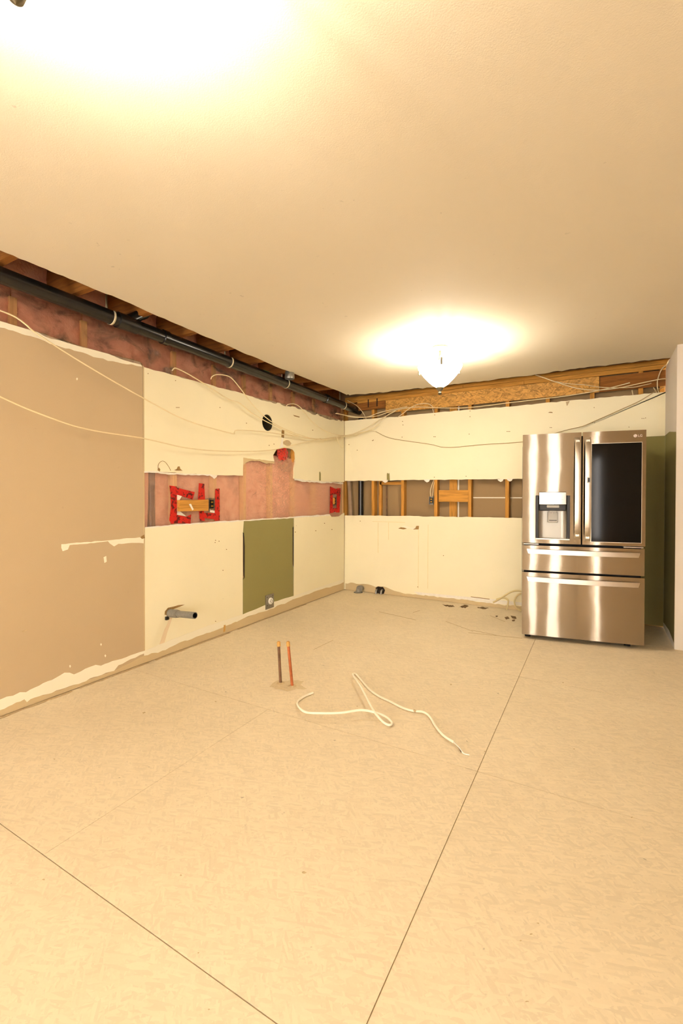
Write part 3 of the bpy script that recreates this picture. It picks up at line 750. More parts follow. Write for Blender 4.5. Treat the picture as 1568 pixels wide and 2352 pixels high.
for along, at, ops, th in (('y', X1, right_ops, .14), ('x', Y1, rear_ops, -.14)):
    for (a, b, z0, z1) in ops:
        def mk(u0, u1, d0, d1, w0, w1):
            if along == 'y': return MB().box((at + d0, u0, w0), (at + d1, u1, w1))
            return MB().box((u0, at + d0, w0), (u1, at + d1, w1))
        s = 1 if th > 0 else -1
        win = empty('window_%d' % n); tag(win, ['narrow tall window in the side wall', 'wide patio window added for daylight in the rear wall', 'slimmer sidelight window between the patio window and the wider sidelight', 'wider sidelight window near the rear corner'][n - 1], 'window', kind='structure')
        fr = MB(); t = .05
        for (u0, u1, w0, w1) in ((a, b, z0, z0 + t), (a, b, z1 - t, z1), (a, a + t, z0 + t, z1 - t), (b - t, b, z0 + t, z1 - t)):
            fr.add(*(lambda m: (m.v, m.f))(mk(u0 + .001, u1 - .001, s * .03, s * .09, w0 + .001, w1 - .001)))
        if b - a > 1: fr.add(*(lambda m: (m.v, m.f))(mk((a + b) / 2 - .03, (a + b) / 2 + .03, s * .03, s * .09, z0 + t, z1 - t)))
        fr.build('window_frame', 'whitep', win)
        mk(a + t, b - t, s * .055, s * .06, z0 + t, z1 - t).build('pane', 'pane', win)
        # daylight sampling portal in the opening
        l = bpy.data.lights.new('daylight_portal', 'AREA'); l.shape = 'RECTANGLE'; l.size = b - a; l.size_y = z1 - z0
        l.cycles.is_portal = True
        lo_ = bpy.data.objects.new('daylight_portal', l); COL.objects.link(lo_)
        if along == 'y': lo_.location = (at + .13, (a + b) / 2, (z0 + z1) / 2); lo_.rotation_euler = (math.pi / 2, 0, math.pi / 2)
        else: lo_.location = ((a + b) / 2, at - .13, (z0 + z1) / 2); lo_.rotation_euler = (math.pi / 2, 0, math.pi)
        n += 1

# ================================================================== BIG DRAIN PIPE IN THE SOFFIT
def pz(y): return 2.352 - (y + .36) * .0127
PX = .16
pipe = tag(empty('drain_pipe', (PX, -2.5, pz(-2.5))), 'long black drain pipe hanging along the left wall under the cut ceiling', 'pipe')
def pp(m, name, mat): return put(m.build(name, mat), pipe)
pp(MB().tube([(PX, -5.9, pz(-5.9)), (PX, -.34, pz(-.34)), (PX + .005, .03, pz(-.2) - .01), (PX + .01, .095, pz(-.2) - .012)], .0445, 24), 'pipe_run', 'abs')
for y0, y1 in ((-3.33, -3.18), (-2.98, -2.93), (-.75, -.69)):
    pp(MB().lathe([(.0445, y0), (.052, y0 + .003), (.052, y1 - .003), (.0445, y1)], (PX, 0, pz((y0 + y1) / 2)), 24, 'y'), 'coupling', 'abs')
q = FL(343, 725, 2.50)
pp(MB().tube(smooth([(PX, -3.25, pz(-3.25) + .02), (PX + .01, -3.17, pz(-3.2) + .08), (PX + .02, -3.12, 2.52), (PX + .02, -3.11, 2.70)]), .036, 16), 'branch', 'abs')
for px, py in ((255, 728), (526, 833), (656, 882), (788, 932)):
    yy = LW(px, py, PX).y
    st = MB(); R0 = .047; N = 18
    pth = [(PX + R0 * math.cos(a), yy, pz(yy) + R0 * math.sin(a)) for a in [math.pi * (-1 + i / N) for i in range(N + 1)]]
    pth = [(PX - R0, yy, ZJ + .1)] + pth + [(PX + R0 * math.cos(a), yy, pz(yy) + R0 * math.sin(a)) for a in (.25, .5, .75)]
    v = []; f = []
    for (x, y_, z) in pth: v += [(x, y_ - .007, z), (x, y_ + .007, z)]
    f = [(2 * i, 2 * i + 2, 2 * i + 3, 2 * i + 1) for i in range(len(pth) - 1)]
    st.add(v, f); st.smooth = True
    o = pp(st, 'hanger_strap', 'straw'); so = o.modifiers.new('solid', 'SOLIDIFY'); so.thickness = .0015
stk = LW(612, 856, PX + .02)
o = pp(MB().grid(lambda u, v: V((PX + .0455 * math.cos(.9 + v * .7), stk.y - .04 + .08 * u, pz(stk.y) + .0455 * math.sin(.9 + v * .7))), 3, 6), 'sticker', 'green')
# little galvanised duct boot beside the pipe
bq = LW(665, 860, .262)
vt = tag(empty('duct_boot', bq), 'small shiny metal duct boot above the black drain pipe', 'duct')
put(MB().lathe([(.0001, .05), (.03, .045), (.045, .02), (.048, -.03), (.046, -.045)], bq, 22, 'z').build('dome', 'galv'), vt)
put(MB().tube([bq + V((0, 0, .03)), bq + V((-.01, .02, .10)), bq + V((-.03, .04, .17))], .03, 14).build('neck', 'galv'), vt)

# ================================================================== STUB PIPES
# grey drain stub out of the left wall
a0 = LW(388, 1408)
dp = tag(empty('drain_stub', a0), 'grey open drain pipe sticking out low from the cream left wall', 'pipe')
e1 = a0 + V((.285, 0, .018)); u = (e1 - a0).normalized()
def ringtube(p0, p1, ro, ri):
    m = MB(); L = (p1 - p0); return m.tube([p0, p1], ro, 22, False), L
m = MB(); m.tube([a0 - u * .06, e1], .025, 22, False); put(m.build('pipe_wall', 'abs_grey'), dp)
m = MB(); m.tube([a0 - u * .06, e1], .0205, 22, False); put(m.build('bore', 'black'), dp)
m = MB()
nx = V((0, 1, 0)); nz = u.cross(nx)
ro = [e1 + (nx * math.cos(i * math.pi / 11) + nz * math.sin(i * math.pi / 11)) * .025 for i in range(22)]
ri = [e1 + (nx * math.cos(i * math.pi / 11) + nz * math.sin(i * math.pi / 11)) * .0205 for i in range(22)]
m.add(ro + ri, [(i, (i + 1) % 22, (i + 1) % 22 + 22, i + 22) for i in range(22)])
put(m.build('rim', 'abs_grey'), dp)
m = MB(); m.tube([a0 + u * .005, a0 + u * .01, a0 + u * .085, a0 + u * .09], [.027, .0315, .0315, .027], 22); put(m.build('coupling', 'abs_grey'), dp)
m = MB(); m.tube([a0 + u * .088, a0 + u * .105], .029, 22); put(m.build('coupling_collar', 'abs_grey'), dp)
put(MB().box(a0 + V((.002, -.04, -.045)), a0 + V((.02, -.015, -.02))).build('clamp', 'black'), dp)
# two copper pipes standing out of the floor
for (b, t, mt, lb) in (((644, 1569), (640, 1484), 'copper_dark', 'dark copper water pipe standing in the floor, the left one of the pair'), ((671, 1576), (662, 1484), 'copper', 'reddish leaning copper water pipe, the right one of the pair')):
    p0 = FL(*b); d = ray(*t); depth = (p0 - CAM).dot(cF) ; p1 = CAM + d * depth
    r_ = tag(empty('copper_pipe', p0), lb, 'pipe')
    put(MB().tube([p0, p0.lerp(p1, .5), p1], .0095, 14).build('tube', mt), r_)
    uu = (p1 - p0).normalized()
    put(MB().tube([p1, p1 + uu * .026], .0125, 14).build('end_cap', 'solder'), r_)
    put(MB().tube([p1 + uu * .026, p1 + uu * .031], .009, 12).build('cap_tip', 'solder'), r_)
    put(MB().lathe([(.0095, .006), (.02, .003), (.028, .0004)], p0, 16).build('sealant_ring', 'dust'), r_)
ds = [FL(*p, .0006) for p in jag([(618, 1578), (626, 1569), (640, 1562), (660, 1564), (684, 1562), (698, 1564), (690, 1572), (705, 1582), (680, 1582), (660, 1588), (640, 1582), (618, 1578)], 7, 1.6, 81)[:-1]]
MB().prism(ds, (0, 0, -.0008)).build('dust_patch', 'dust2', floor)
# grey pipe elbow and cut pipes at the foot of the back wall
g0 = FL(822, 1362)
gp_ = tag(empty('floor_elbow', (g0.x, -.055, 0)), 'grey capped pipe elbow at the foot of the back wall by the corner', 'pipe')
gc = V((g0.x, -.055, 0))
put(MB().tube(smooth([gc + V((0, .055, .045)), gc + V((0, .02, .05)), gc + V((-.005, -.005, .04)), gc + V((-.01, -.02, .0))]), .036, 16).build('elbow', 'abs_grey'), gp_)
put(MB().lathe([(.0001, -.012), (.034, -.012), (.043, -.004), (.043, .022), (.036, .028)], gc + V((.012, -.028, .05)), 20, 'y').build('cap', 'abs_grey'), gp_)
put(MB().lathe([(.037, .012), (.055, .008), (.058, .0005)], gc + V((-.01, -.02, 0)), 18).build('flange', 'abs_grey'), gp_)
h0 = BW(872, 1358)
bscar('broken_hole', jag([(862, 1350), (868, 1347), (879, 1348), (884, 1356), (881, 1364), (864, 1363), (862, 1350)], 4, .8, 82)[:-1], 'dark', .001)  # dark patch paints the shade of the hole onto the board
hs = tag(empty('cut_pipe_pair', (h0.x, -.03, 0)), 'pair of short cut copper stubs in a broken hole at the back wall foot', 'pipe')
for dx in (-.035, .035):
    b0 = V((h0.x + dx, -.022, 0))
    put(MB().tube(smooth([b0 + V((0, .035, .045)), b0 + V((0, .01, .05)), b0 + V((0, -.012, .038)), b0 + V((0, -.02, .004))]), .013, 12).build('stub', 'galv'), hs)
# dark stains, crumbs by the back wall foot
for i, pl in enumerate([[(1054, 1394), (1066, 1389), (1076, 1392), (1068, 1397)], [(1095, 1395), (1110, 1394), (1122, 1397), (1108, 1399)], [(1015, 1388), (1040, 1390), (1044, 1394), (1024, 1393)], [(1158, 1418), (1166, 1416), (1170, 1421), (1162, 1423)], [(1172, 1414), (1184, 1416), (1186, 1421), (1176, 1420)], [(1138, 1414), (1143, 1414), (1142, 1417), (1138, 1417)], [(1175, 1424), (1183, 1423), (1181, 1427), (1176, 1427)]]):
    MB().prism([FL(x, y, .0006) for x, y in jag(pl + [pl[0]], 3, .9, 90 + i)[:-1]], (0, 0, -.0008)).build('floor_stain', 'dirt', floor)
for a_, b_ in (((1023, 1427), (1086, 1450)), ((1082, 1447), (1140, 1459)), ((1075, 1453), (1199, 1466)), ((720, 1492), (765, 1470)), ((1125, 1414), (1160, 1428)), ((870, 1405), (955, 1424)), ((948, 1407), (964, 1402))):
    MB().prism([FL(a_[0], a_[1] - .5, .0005), FL(b_[0], b_[1] - .5, .0005), FL(b_[0], b_[1] + .5, .0005), FL(a_[0], a_[1] + .5, .0005)], (0, 0, -.0006)).build('floor_scratch', 'dust', floor)
for i, (x, y, r_) in enumerate([(698, 2004, 6), (495, 1611, 3), (330, 1637, 4), (1113, 1726, 2.5), (1220, 2145, 4), (1235, 2120, 3), (1195, 2160, 3), (1035, 1572, 4), (1293, 1568, 2.5), (820, 1622, 2.5), (125, 1743, 2.5), (415, 2010, 3), (480, 2318, 3), (100, 2020, 4), (1318, 1720, 2.5), (1210, 2300, 4), (455, 2188, 3), (1450, 1877, 3)]):
    rr = random.Random(i)
    pl = [(x + r_ * rr.uniform(.4, 1.2) * math.cos(k), y + r_ * .6 * rr.uniform(.3, 1.2) * math.sin(k)) for k in [j * 2 * math.pi / 8 for j in range(8)]]
    MB().prism([FL(a_, b_, .0005) for a_, b_ in pl], (0, 0, -.0006)).build('floor_chip', 'dust', floor)

# ================================================================== CABLES
def cable(pts, label, r=.0045, off=.05, group=None, mat='cable', name='electrical_cable', jit=.0):
    P = [NW(*p, off) if len(p) == 2 else NW(p[0], p[1], p[2]) for p in pts]
    o = MB().tube(smooth(P, 7), r, 8).build(name, mat)
    return tag(o, label, 'cable', group)
cable([(-60, 690, .02), (0, 713, .03), (35, 728, .04), (60, 746), (90, 770), (200, 840, .07), (330, 915, .09), (430, 966, .09), (530, 995, .08), (538, 993, .08), (546, 988, .08), (600, 991, .08), (660, 999, .08), (735, 1008, .09), (790, 1004, .10)], 'cream cable sagging from the top of the taupe wall across to the corner')
cable([(-60, 880, .10), (0, 911, .09), (90, 950, .09), (200, 986, .09), (330, 1007, .09), (430, 1029, .08), (520, 1036, .08), (620, 1034, .08), (690, 1018, .09), (735, 1009, .10), (790, 1002, .11), (850, 988, .10)], 'lowest cream cable looping across the taupe wall and cream wall')
cable([(484, 871, .03), (487, 865, .035), (500, 860, .05), (528, 866, .07), (550, 890, .07), (585, 935, .06), (627, 971, .06), (680, 996, .07), (735, 1009, .09), (800, 999, .10), (855, 985, .09), (885, 957, .06), (911, 941, .04)], 'cream cable bowing out of the insulation beside the drain pipe')
cable([(395, 851, .03), (404, 846, .035), (430, 858, .04), (470, 882, .04), (525, 917, .04), (550, 926, .04), (580, 950, .05), (627, 976, .05), (690, 1003, .07), (740, 1010, .08)], 'thin cream cable running down past the round duct hole')
cable([(657, 934, .03), (661, 929, .035), (676, 928, .04), (692, 938, .05), (715, 967, .05), (745, 989, .06), (775, 999, .08), (805, 998, .10), (840, 983, .08), (875, 962, .05), (908, 944, .035)], 'cream cable arching from the soffit over the corner')
cable([(735, 1007, .095), (750, 1010, .10), (765, 1005, .10), (780, 1007, .105), (800, 1000, .11), (815, 1001, .11), (830, 994, .105), (848, 989, .09), (862, 991, .07)], 'cream cable twisted round the bundle in the corner')
cable([(772, 1003, .11), (777, 1010, .115), (783, 1007, .115), (781, 1001, .11), (774, 1004, .115), (776, 1014, .115), (786, 1029, .11), (788, 1014, .11), (789, 1009, .11)], 'short cream tail dangling in a point from the corner bundle', .0035)
cable([(862, 991, .03), (899, 1007, .012), (985, 1020, .008), (1015, 1027, .008), (1046, 1027, .008), (1077, 1024, .008), (1122, 1020, .008), (1160, 1018, .008), (1220, 1012, .008), (1272, 996, .012), (1303, 987, .012), (1337, 979, .012), (1368, 966, .012), (1420, 943, .012), (1470, 920, .015), (1506, 898, .02), (1530, 886, .02), (1543, 884, .01)], 'thin cable drooping along the back wall and behind the fridge top', .0035, mat='cable_tan')
cable([(770, 950, .04), (785, 952, .06), (816, 959, .06), (862, 956, .05), (885, 949, .03), (908, 942, .02), (954, 935, .015), (1015, 937, .012), (1077, 936, .012), (1153, 927, .012), (1220, 919, .012), (1303, 909, .015), (1368, 898, .02), (1420, 886, .02), (1446, 879, .015)], 'cream cable stapled along the bottom edge of the strand board', .0045)
cable([(772, 949, .05), (800, 955, .08), (840, 958, .07), (870, 948, .05), (900, 941, .03), (935, 934, .03)], 'second cream cable leaving the dark corner beside the drain pipe end')
cable([(913, 958, .004), (925, 950, .02), (939, 939, .03), (958, 929, .035), (980, 927, .03), (991, 932, .015), (995, 938, .004)], 'small cream cable loop in front of the strand board below the ceiling lamp')
cable([(798, 920, .06), (819, 932, .05), (834, 949, .04), (841, 963, .02)], 'short cream wire dropping from the pipe hanger in the corner', .0035)
cable([(1229, 861, .18), (1250, 868, .14), (1272, 876, .1), (1321, 891, .06), (1368, 896, .05), (1420, 891, .05), (1485, 877, .05), (1524, 870, .05), (1538, 873, .03), (1547, 881, .012)], 'cream cable hanging from the cut ceiling edge to the right corner')
cable([(1275, 876, .08), (1300, 881, .06), (1342, 884, .05), (1386, 890, .04), (1446, 890, .035), (1485, 883, .03), (1495, 880, .012)], 'thinner cream cable branching below the ceiling edge cable', .0035)
cable([(1545, 882, .01), (1540, 870, .03), (1533, 850, .05), (1531, 838, .07), (1536, 827, .08), (1543, 823, .09)], 'cream cable curving up the right soffit corner, outer of two')
cable([(1546, 879, .012), (1542, 866, .03), (1535.5, 847, .04), (1534, 837, .05)], 'cream cable curving up the right soffit corner, inner of two')
cable([(1509, 888, .01), (1510, 872, .02), (1518, 850, .03), (1530, 838, .04), (1546, 832, .04)], 'cream cable arching up from a stud gap at the right end')
for a_, b_, l_ in (((1500, 890), (1507, 901), 'slanted cable end in the gap above the drywall at the far right'), ((1509, 888), (1512, 901), 'upright cable end in the gap beside the slanted one at the far right'), ((1451, 896), (1453, 907), 'cable end in the gap above the drywall over the fridge glass door'), ((993, 938), (996, 949), 'cable end in the gap above the drywall below the ceiling lamp')):
    cable([(*a_, -.02), ((a_[0] + b_[0]) / 2, (a_[1] + b_[1]) / 2, -.018), (*b_, -.03)], l_, .0045, group='cable ends in the gap above the back wall')
# thick loops at the foot of the wall beside the fridge
def floor_cable(pts, label, r=.009):
    tag(MB().tube(smooth(pts, 8), r, 10).build('thick_cable', 'cable_thick'), label, 'cable')
floor_cable([BW(1132, 1384, -.10), BW(1150, 1374, -.09), BW(1172, 1360, -.08), BW(1190, 1357, -.08), BW(1205, 1362, -.10), BW(1225, 1375, -.12)], 'thick cream cable arching from the floor to behind the fridge')
floor_cable([BW(1140, 1377, -.085), BW(1155, 1373, -.09), BW(1166, 1378, -.11), BW(1166, 1388, -.12), BW(1163, 1400, -.12)], 'thick cream cable with its cut end hanging near the floor')
floor_cable([BW(1205, 1362, -.06), BW(1190, 1366, -.06), BW(1181, 1380, -.07), BW(1186, 1396, -.08), BW(1205, 1408, -.06)], 'thick cream cable loop closest to the fridge side')
# white cable lying on the floor
def fp(px, py, z): return FL(px, py, z)
wire = [fp(719, 1591, .010), fp(700, 1599, .008), fp(684, 1611, .010), fp(686, 1624, .018), fp(703, 1636, .030), fp(740, 1638, .042), fp(785, 1637, .045), fp(828, 1631, .045), fp(860, 1636, .035), fp(885, 1646, .022), fp(900, 1660, .016), fp(893, 1665, .016), fp(876, 1655, .020), fp(855, 1628, .040), fp(830, 1580, .05), fp(812, 1553, .035), fp(811, 1548, .02), fp(820, 1551, .009), fp(845, 1580, .008), fp(868, 1598, .008), fp(895, 1611, .008), fp(925, 1626, .008), fp(950, 1633, .009), fp(970, 1635, .010), fp(986, 1645, .010), fp(1000, 1668, .012), fp(1018, 1689, .015), fp(1042, 1705, .014)]
wr_ = tag(empty('loose_cable', wire[0] * 1), 'loose white cable lying in loops on the floor by the copper pipes', 'cable')
put(MB().tube(smooth(wire, 8), .0065, 10).build('jacket', 'cable_white'), wr_)
put(MB().tube(smooth([fp(1041, 1704, .014), fp(1051, 1714, .012), fp(1059, 1727, .008)]), .003, 8).build('conductor', 'copper_dark'), wr_)
put(MB().tube(smooth([fp(1041, 1704, .015), fp(1053, 1716, .013), fp(1064, 1730, .008), fp(1078, 1734, .006)]), .0028, 8).build('conductor', 'whitep'), wr_)
put(MB().tube(smooth([fp(950, 1632, .0105), fp(955, 1634, .0105)]), .0075, 8).build('tape_band', 'dust'), wr_)

# ================================================================== FLOOR OUTLET PLATE ON THE GREEN BOARD
pc = LW(620, 1380, .0)
ro_ = tag(empty('range_outlet', pc), 'round white four-slot range outlet on a grey plate in the green drywall', 'outlet')
c1 = LW(609, 1368); c2 = LW(628, 1394)
put(MB().box((.0006, c1.y, c2.z), (.005, c2.y, c1.z)).build('plate', 'galv'), ro_)
put(MB().lathe([(.0001, .016), (.030, .016), (.034, .012), (.034, .004)], pc, 26, 'x').build('face', 'whitep'), ro_)
for a_, rr in ((0, .016), (math.pi / 2, .016), (math.pi, .016), (3 * math.pi / 2, .016)):
    cy, cz = pc.y + rr * math.cos(a_), pc.z + rr * math.sin(a_)
    put(MB().box((.0158, cy - (.0025 if abs(math.cos(a_)) > .5 else .005), cz - (.007 if abs(math.cos(a_)) > .5 else .0022)), (.0166, cy + (.0025 if abs(math.cos(a_)) > .5 else .005), cz + (.007 if abs(math.cos(a_)) > .5 else .0022))).build('slot', 'black'), ro_)
for dy, dz in ((-.05, .045), (.035, .05), (-.048, -.04), (.03, .03)):
    put(MB().lathe([(.0001, .0056), (.005, .0056), (.005, .005)], pc + V((0, dy, dz)), 10, 'x').build('screw_hole', 'black'), ro_)

# ================================================================== CEILING LAMPS
def lamp(c, label, turn=.06):
    root = tag(empty('ceiling_lamp', (c.x, c.y, ZC)), label, 'lamp')
    P = lambda m, n, mt: put(m.build(n, mt), root)
    P(MB().lathe([(.0001, ZC - .001), (.062, ZC - .001), (.066, ZC - .012), (.052, ZC - .026), (.02, ZC - .034), (.0001, ZC - .034)], c, 32), 'canopy', 'nickel_dark')
    P(MB().lathe([(.008, ZC - .03), (.008, 2.35), (.018, 2.342), (.022, 2.33), (.012, 2.318), (.007, 2.31), (.007, 2.125)], c, 18), 'stem', 'nickel_dark')
    prof = [(.012, 2.112), (.03, 2.116), (.06, 2.135), (.095, 2.168), (.128, 2.205), (.156, 2.242), (.172, 2.268), (.176, 2.284), (.172, 2.284), (.166, 2.268), (.15, 2.244), (.122, 2.208), (.09, 2.172), (.058, 2.140), (.03, 2.121), (.012, 2.118)]
    P(MB().lathe(prof, c, 40), 'glass_bowl', 'bowl')
    P(MB().lathe([(.0001, 2.122), (.026, 2.120), (.030, 2.110), (.022, 2.094), (.012, 2.084), (.011, 2.077), (.015, 2.07), (.011, 2.058), (.0001, 2.050)], c, 20), 'finial', 'nickel_dark')
    a0 = math.atan2(CAM.y - c.y, CAM.x - c.x) + turn
    for k in range(3):
        a = a0 + k * 2 * math.pi / 3; d = V((math.cos(a), math.sin(a), 0))
        q = lambda r, z: V((c.x, c.y, 0)) + d * r + V((0, 0, z))
        arm = P(MB().tube(smooth([q(.015, 2.33), q(.06, 2.345), (q(.12, 2.335)), q(.17, 2.31), q(.186, 2.296)]), .0045, 8), 'arm', 'nickel')
        clip = MB().tube([q(.187, 2.30), q(.189, 2.245)], .0085, 10)
        o = put(clip.build('clip', 'nickel_dark'), root)
    for k in range(3):
        a = a0 + math.pi / 3 + k * 2 * math.pi / 3; d = V((math.cos(a), math.sin(a), 0)) * .05
        P(MB().lathe([(.012, .0), (.015, -.02), (.013, -.045), (.0001, -.045)], V((c.x, c.y, 2.325)) + d, 12), 'socket', 'whitep')
    b = bulb((c.x, c.y, 2.245)); put(b, root)
    return root
lamp(LAMPS[0], 'lit frosted glass bowl ceiling lamp with nickel clips near the back wall')
lamp(LAMPS[1], 'second lit bowl ceiling lamp, only its tip at the top left edge', -0.5)

# ================================================================== FRIDGE
FO = V((2.331, -1.010, 0)); FA = math.radians(9.54)
fr = tag(empty('refrigerator', FO), 'stainless french door refrigerator with ice dispenser and black glass door panel', 'refrigerator')
fr.rotation_euler = (0, 0, FA)
W, H0, H1 = .91, .038, 1.763
def fb(name, a, b, mat, parent=fr, bev=.004): return MB().box(a, b).build(name, mat, parent, bev)
fb('cabinet', (.020, .075, .04), (W - .012, .81, 1.740), 'steel_dark')
fb('hinge_cover', (.03, .05, 1.741), (.12, .17, 1.757), 'steel_dark'); fb('hinge_cover', (W - .12, .05, 1.741), (W - .03, .17, 1.757), 'steel_dark')
fb('gasket', (.015, .058, .07), (W - .015, .0745, 1.74), 'gasket', bev=0)
def front(x0, x1, z0, z1, bow=.006, hole=None, depth=.056, cx=W / 2, half=W / 2):
    """door slab with a gently bowed front, optional rectangular opening"""
    f = lambda x: -bow * (1 - ((x - cx) / half) ** 2)
    m = MB(); xs = sorted(set([x0 + (x1 - x0) * i / 20 for i in range(21)] + ([hole[0], hole[1]] if hole else [])))
    zs = [z0, z1] if not hole else [z0, hole[2], hole[3], z1]
    for i in range(len(xs) - 1):
        for j in range(len(zs) - 1):
            if hole and xs[i] >= hole[0] - 1e-6 and xs[i + 1] <= hole[1] + 1e-6 and j == 1: continue
            a, b = xs[i], xs[i + 1]
            m.add([(a, f(a), zs[j]), (b, f(b), zs[j]), (b, f(b), zs[j + 1]), (a, f(a), zs[j + 1])], [(0, 1, 2, 3)])
    for z in (z0, z1):
        for i in range(len(xs) - 1):
            a, b = xs[i], xs[i + 1]
            m.add([(a, f(a), z), (b, f(b), z), (b, depth, z), (a, depth, z)], [(0, 1, 2, 3)])
    for x in (x0, x1):
        for j in range(len(zs) - 1):
            m.add([(x, f(x), zs[j]), (x, depth, zs[j]), (x, depth, zs[j + 1]), (x, f(x), zs[j + 1])], [(0, 1, 2, 3)])
    m.add([(x0, depth, z0), (x1, depth, z0), (x1, depth, z1), (x0, depth, z1)], [(0, 1, 2, 3)])
    if hole:
        hx0, hx1, hz0, hz1 = hole
        for x in (hx0, hx1): m.add([(x, f(x), hz0), (x, depth - .002, hz0), (x, depth - .002, hz1), (x, f(x), hz1)], [(0, 1, 2, 3)])
        for z in (hz0, hz1): m.add([(hx0, f(hx0), z), (hx1, f(hx1), z), (hx1, depth - .002, z), (hx0, depth - .002, z)], [(0, 1, 2, 3)])
    m.smooth = True
    return m, f
DB, SPL0, SPL1 = .832, .450, .461
# left door with dispenser
HOLE = (.103, .369, .868, 1.24)
m, f = front(0, SPL0, DB, H1, hole=HOLE)
ld = m.build('door', 'steel', fr); ld['label'] = 'left door with ice and water dispenser'
m, f2 = front(SPL1, W, DB, H1)
rd = m.build('door', 'steel', fr); rd['label'] = 'right door with a black glass panel'
m, _ = front(0, W - .004, .596, .811)
d1 = m.build('drawer', 'steel', fr)
m, _ = front(0, W - .002, H0, .578)
d2 = m.build('drawer', 'steel', fr)
# dispenser niche
def cb(name, a, b, mat, parent=ld, bev=.002): return MB().box(a, b).build(name, mat, parent, bev)
hx0, hx1, hz0, hz1 = HOLE
nm = MB()
nn = 16
prof = []
for i in range(nn + 1):
    t = i / nn; x = hx0 + (hx1 - hx0) * t
    e = min(t, 1 - t) * 2
    prof.append((x, .001 + .049 * min(1, e * 2.6) ** .6))
for i in range(nn):
    (a, ya), (b, yb) = prof[i], prof[i + 1]
    nm.add([(a, ya, hz0), (b, yb, hz0), (b, yb, hz1), (a, ya, hz1)], [(0, 1, 2, 3)])
nm.smooth = True
M['niche'] = plain('satin_silver_niche', srgb(168, 166, 158), .38, .7, .02)
nm.build('dispenser_niche', 'niche', ld)
for x0, x1 in ((hx0, hx0 + .032), (hx1 - .032, hx1)):
    MB().prism([(x0, f(x0) + .002, hz0), (x1, f(x0) + .002 if x0 == hx0 else f(x0) + .03, hz0), (x1, f(x1) + (.03 if x0 == hx0 else .002), hz0), (x0, f(x0) + (.002 if x0 == hx0 else .03), hz0)], (0, 0, hz1 - hz0)) if False else None
cb('niche_cheek', (hx0 + .0005, f(hx0) + .001, hz0 + .001), (hx0 + .024, .03, hz1 - .001), 'black')
cb('niche_cheek', (hx1 - .024, f(hx1) + .001, hz0 + .001), (hx1 - .0005, .03, hz1 - .001), 'black')
cb('drip_tray', (hx0 + .001, f(.23) - .004, hz0 - .004), (hx1 - .001, .05, hz0 + .008), 'steel_plain')
cb('dispenser_head', (.132, -.016, 1.11), (.337, .045, 1.165), 'black', bev=.006)
cb('touch_panel', (.130, -.024, 1.163), (.339, .03, 1.268), 'mirror', bev=.003)
tp_ = cb('spout', (.188, -.018, 1.135), (.288, .02, 1.160), 'grey_disp', bev=.006)
MB().prism([(.195, -.014, 1.137), (.281, -.014, 1.137), (.262, -.010, 1.095), (.212, -.010, 1.095)], (0, .03, 0)).build('chute', 'grey_disp', ld, .004)
MB().lathe([(.0001, 1.088), (.006, 1.088), (.006, 1.10)], (.238, .0, 0), 10).build('nozzle', 'steel_plain', ld)
lv = MB(); lv.box((.201, .012, 1.008), (.279, .040, 1.10)); lv.build('paddle', 'grey_disp', ld, .006)
cb('paddle_line', (.21, .0105, 1.026), (.27, .0125, 1.031), 'black', bev=0)
for i, (x, z, w_) in enumerate([(.29, 1.255, .016), (.312, 1.255, .014), (.285, 1.225, .006), (.296, 1.205, .02), (.15, 1.225, .012), (.15, 1.205, .016)]):
    cb('touch_icon', (x, -.0252, z - .0012), (x + w_, -.0238, z + .0012), 'grey_disp', bev=0)
# glass panel on right door, framed and proud
gx0, gx1, gz0, gz1 = .526, .880, .860, 1.663
gm, _ = front(gx0 - .004, gx1 + .004, gz0 - .004, gz1 + .004, depth=.0); 
for i, v in enumerate(gm.v): gm.v[i] = (v[0], v[1] - .0015 if v[1] < 0 else -.002, v[2])
gm.build('glass_frame', 'steel_plain', rd)
gm, _ = front(gx0, gx1, gz0, gz1, depth=.0)
for i, v in enumerate(gm.v): gm.v[i] = (v[0], v[1] - .003 if v[1] < 0 else -.002, v[2])
gm.build('glass_panel', 'fridge_glass', rd)
# vertical handles: bowed flat bars
def vhandle(x0, x1, z0, z1, par):
    m = MB(); N = 22; vs = []; fs = []
    for i in range(N + 1):
        t = i / N; z = z0 + (z1 - z0) * t; o = -.012 - .045 * (1 - (2 * t - 1) ** 6) ** .8
        inner = o + .014
        vs += [(x0, o + .003, z), ((x0 + x1) / 2, o - .002, z), (x1, o + .003, z), (x1, inner, z), (x0, inner, z)]
    for i in range(N):
        for k in range(5):
            fs.append((i * 5 + k, i * 5 + (k + 1) % 5, i * 5 + 5 + (k + 1) % 5, i * 5 + 5 + k))
    fs += [(0, 1, 2, 3, 4), tuple(N * 5 + k for k in (4, 3, 2, 1, 0))]
    m.add(vs, fs); m.smooth = True
    o = m.build('handle', 'steel_plain', par)
    for z in (z0 + .03, z1 - .03):
        MB().box((x0 + .006, -.035, z - .012), (x1 - .006, -.005, z + .012)).build('handle_post', 'steel_plain', par, .003)
    return o
vhandle(.399, .442, .881, 1.719, ld)
vhandle(.474, .518, .864, 1.719, rd)
cb('door_in_door_button', (.485, -.064, 1.343), (.509, -.055, 1.391), 'grey_disp', rd, .002)
cb('button_face', (.490, -.0652, 1.35), (.504, -.062, 1.384), 'black', rd, .0)
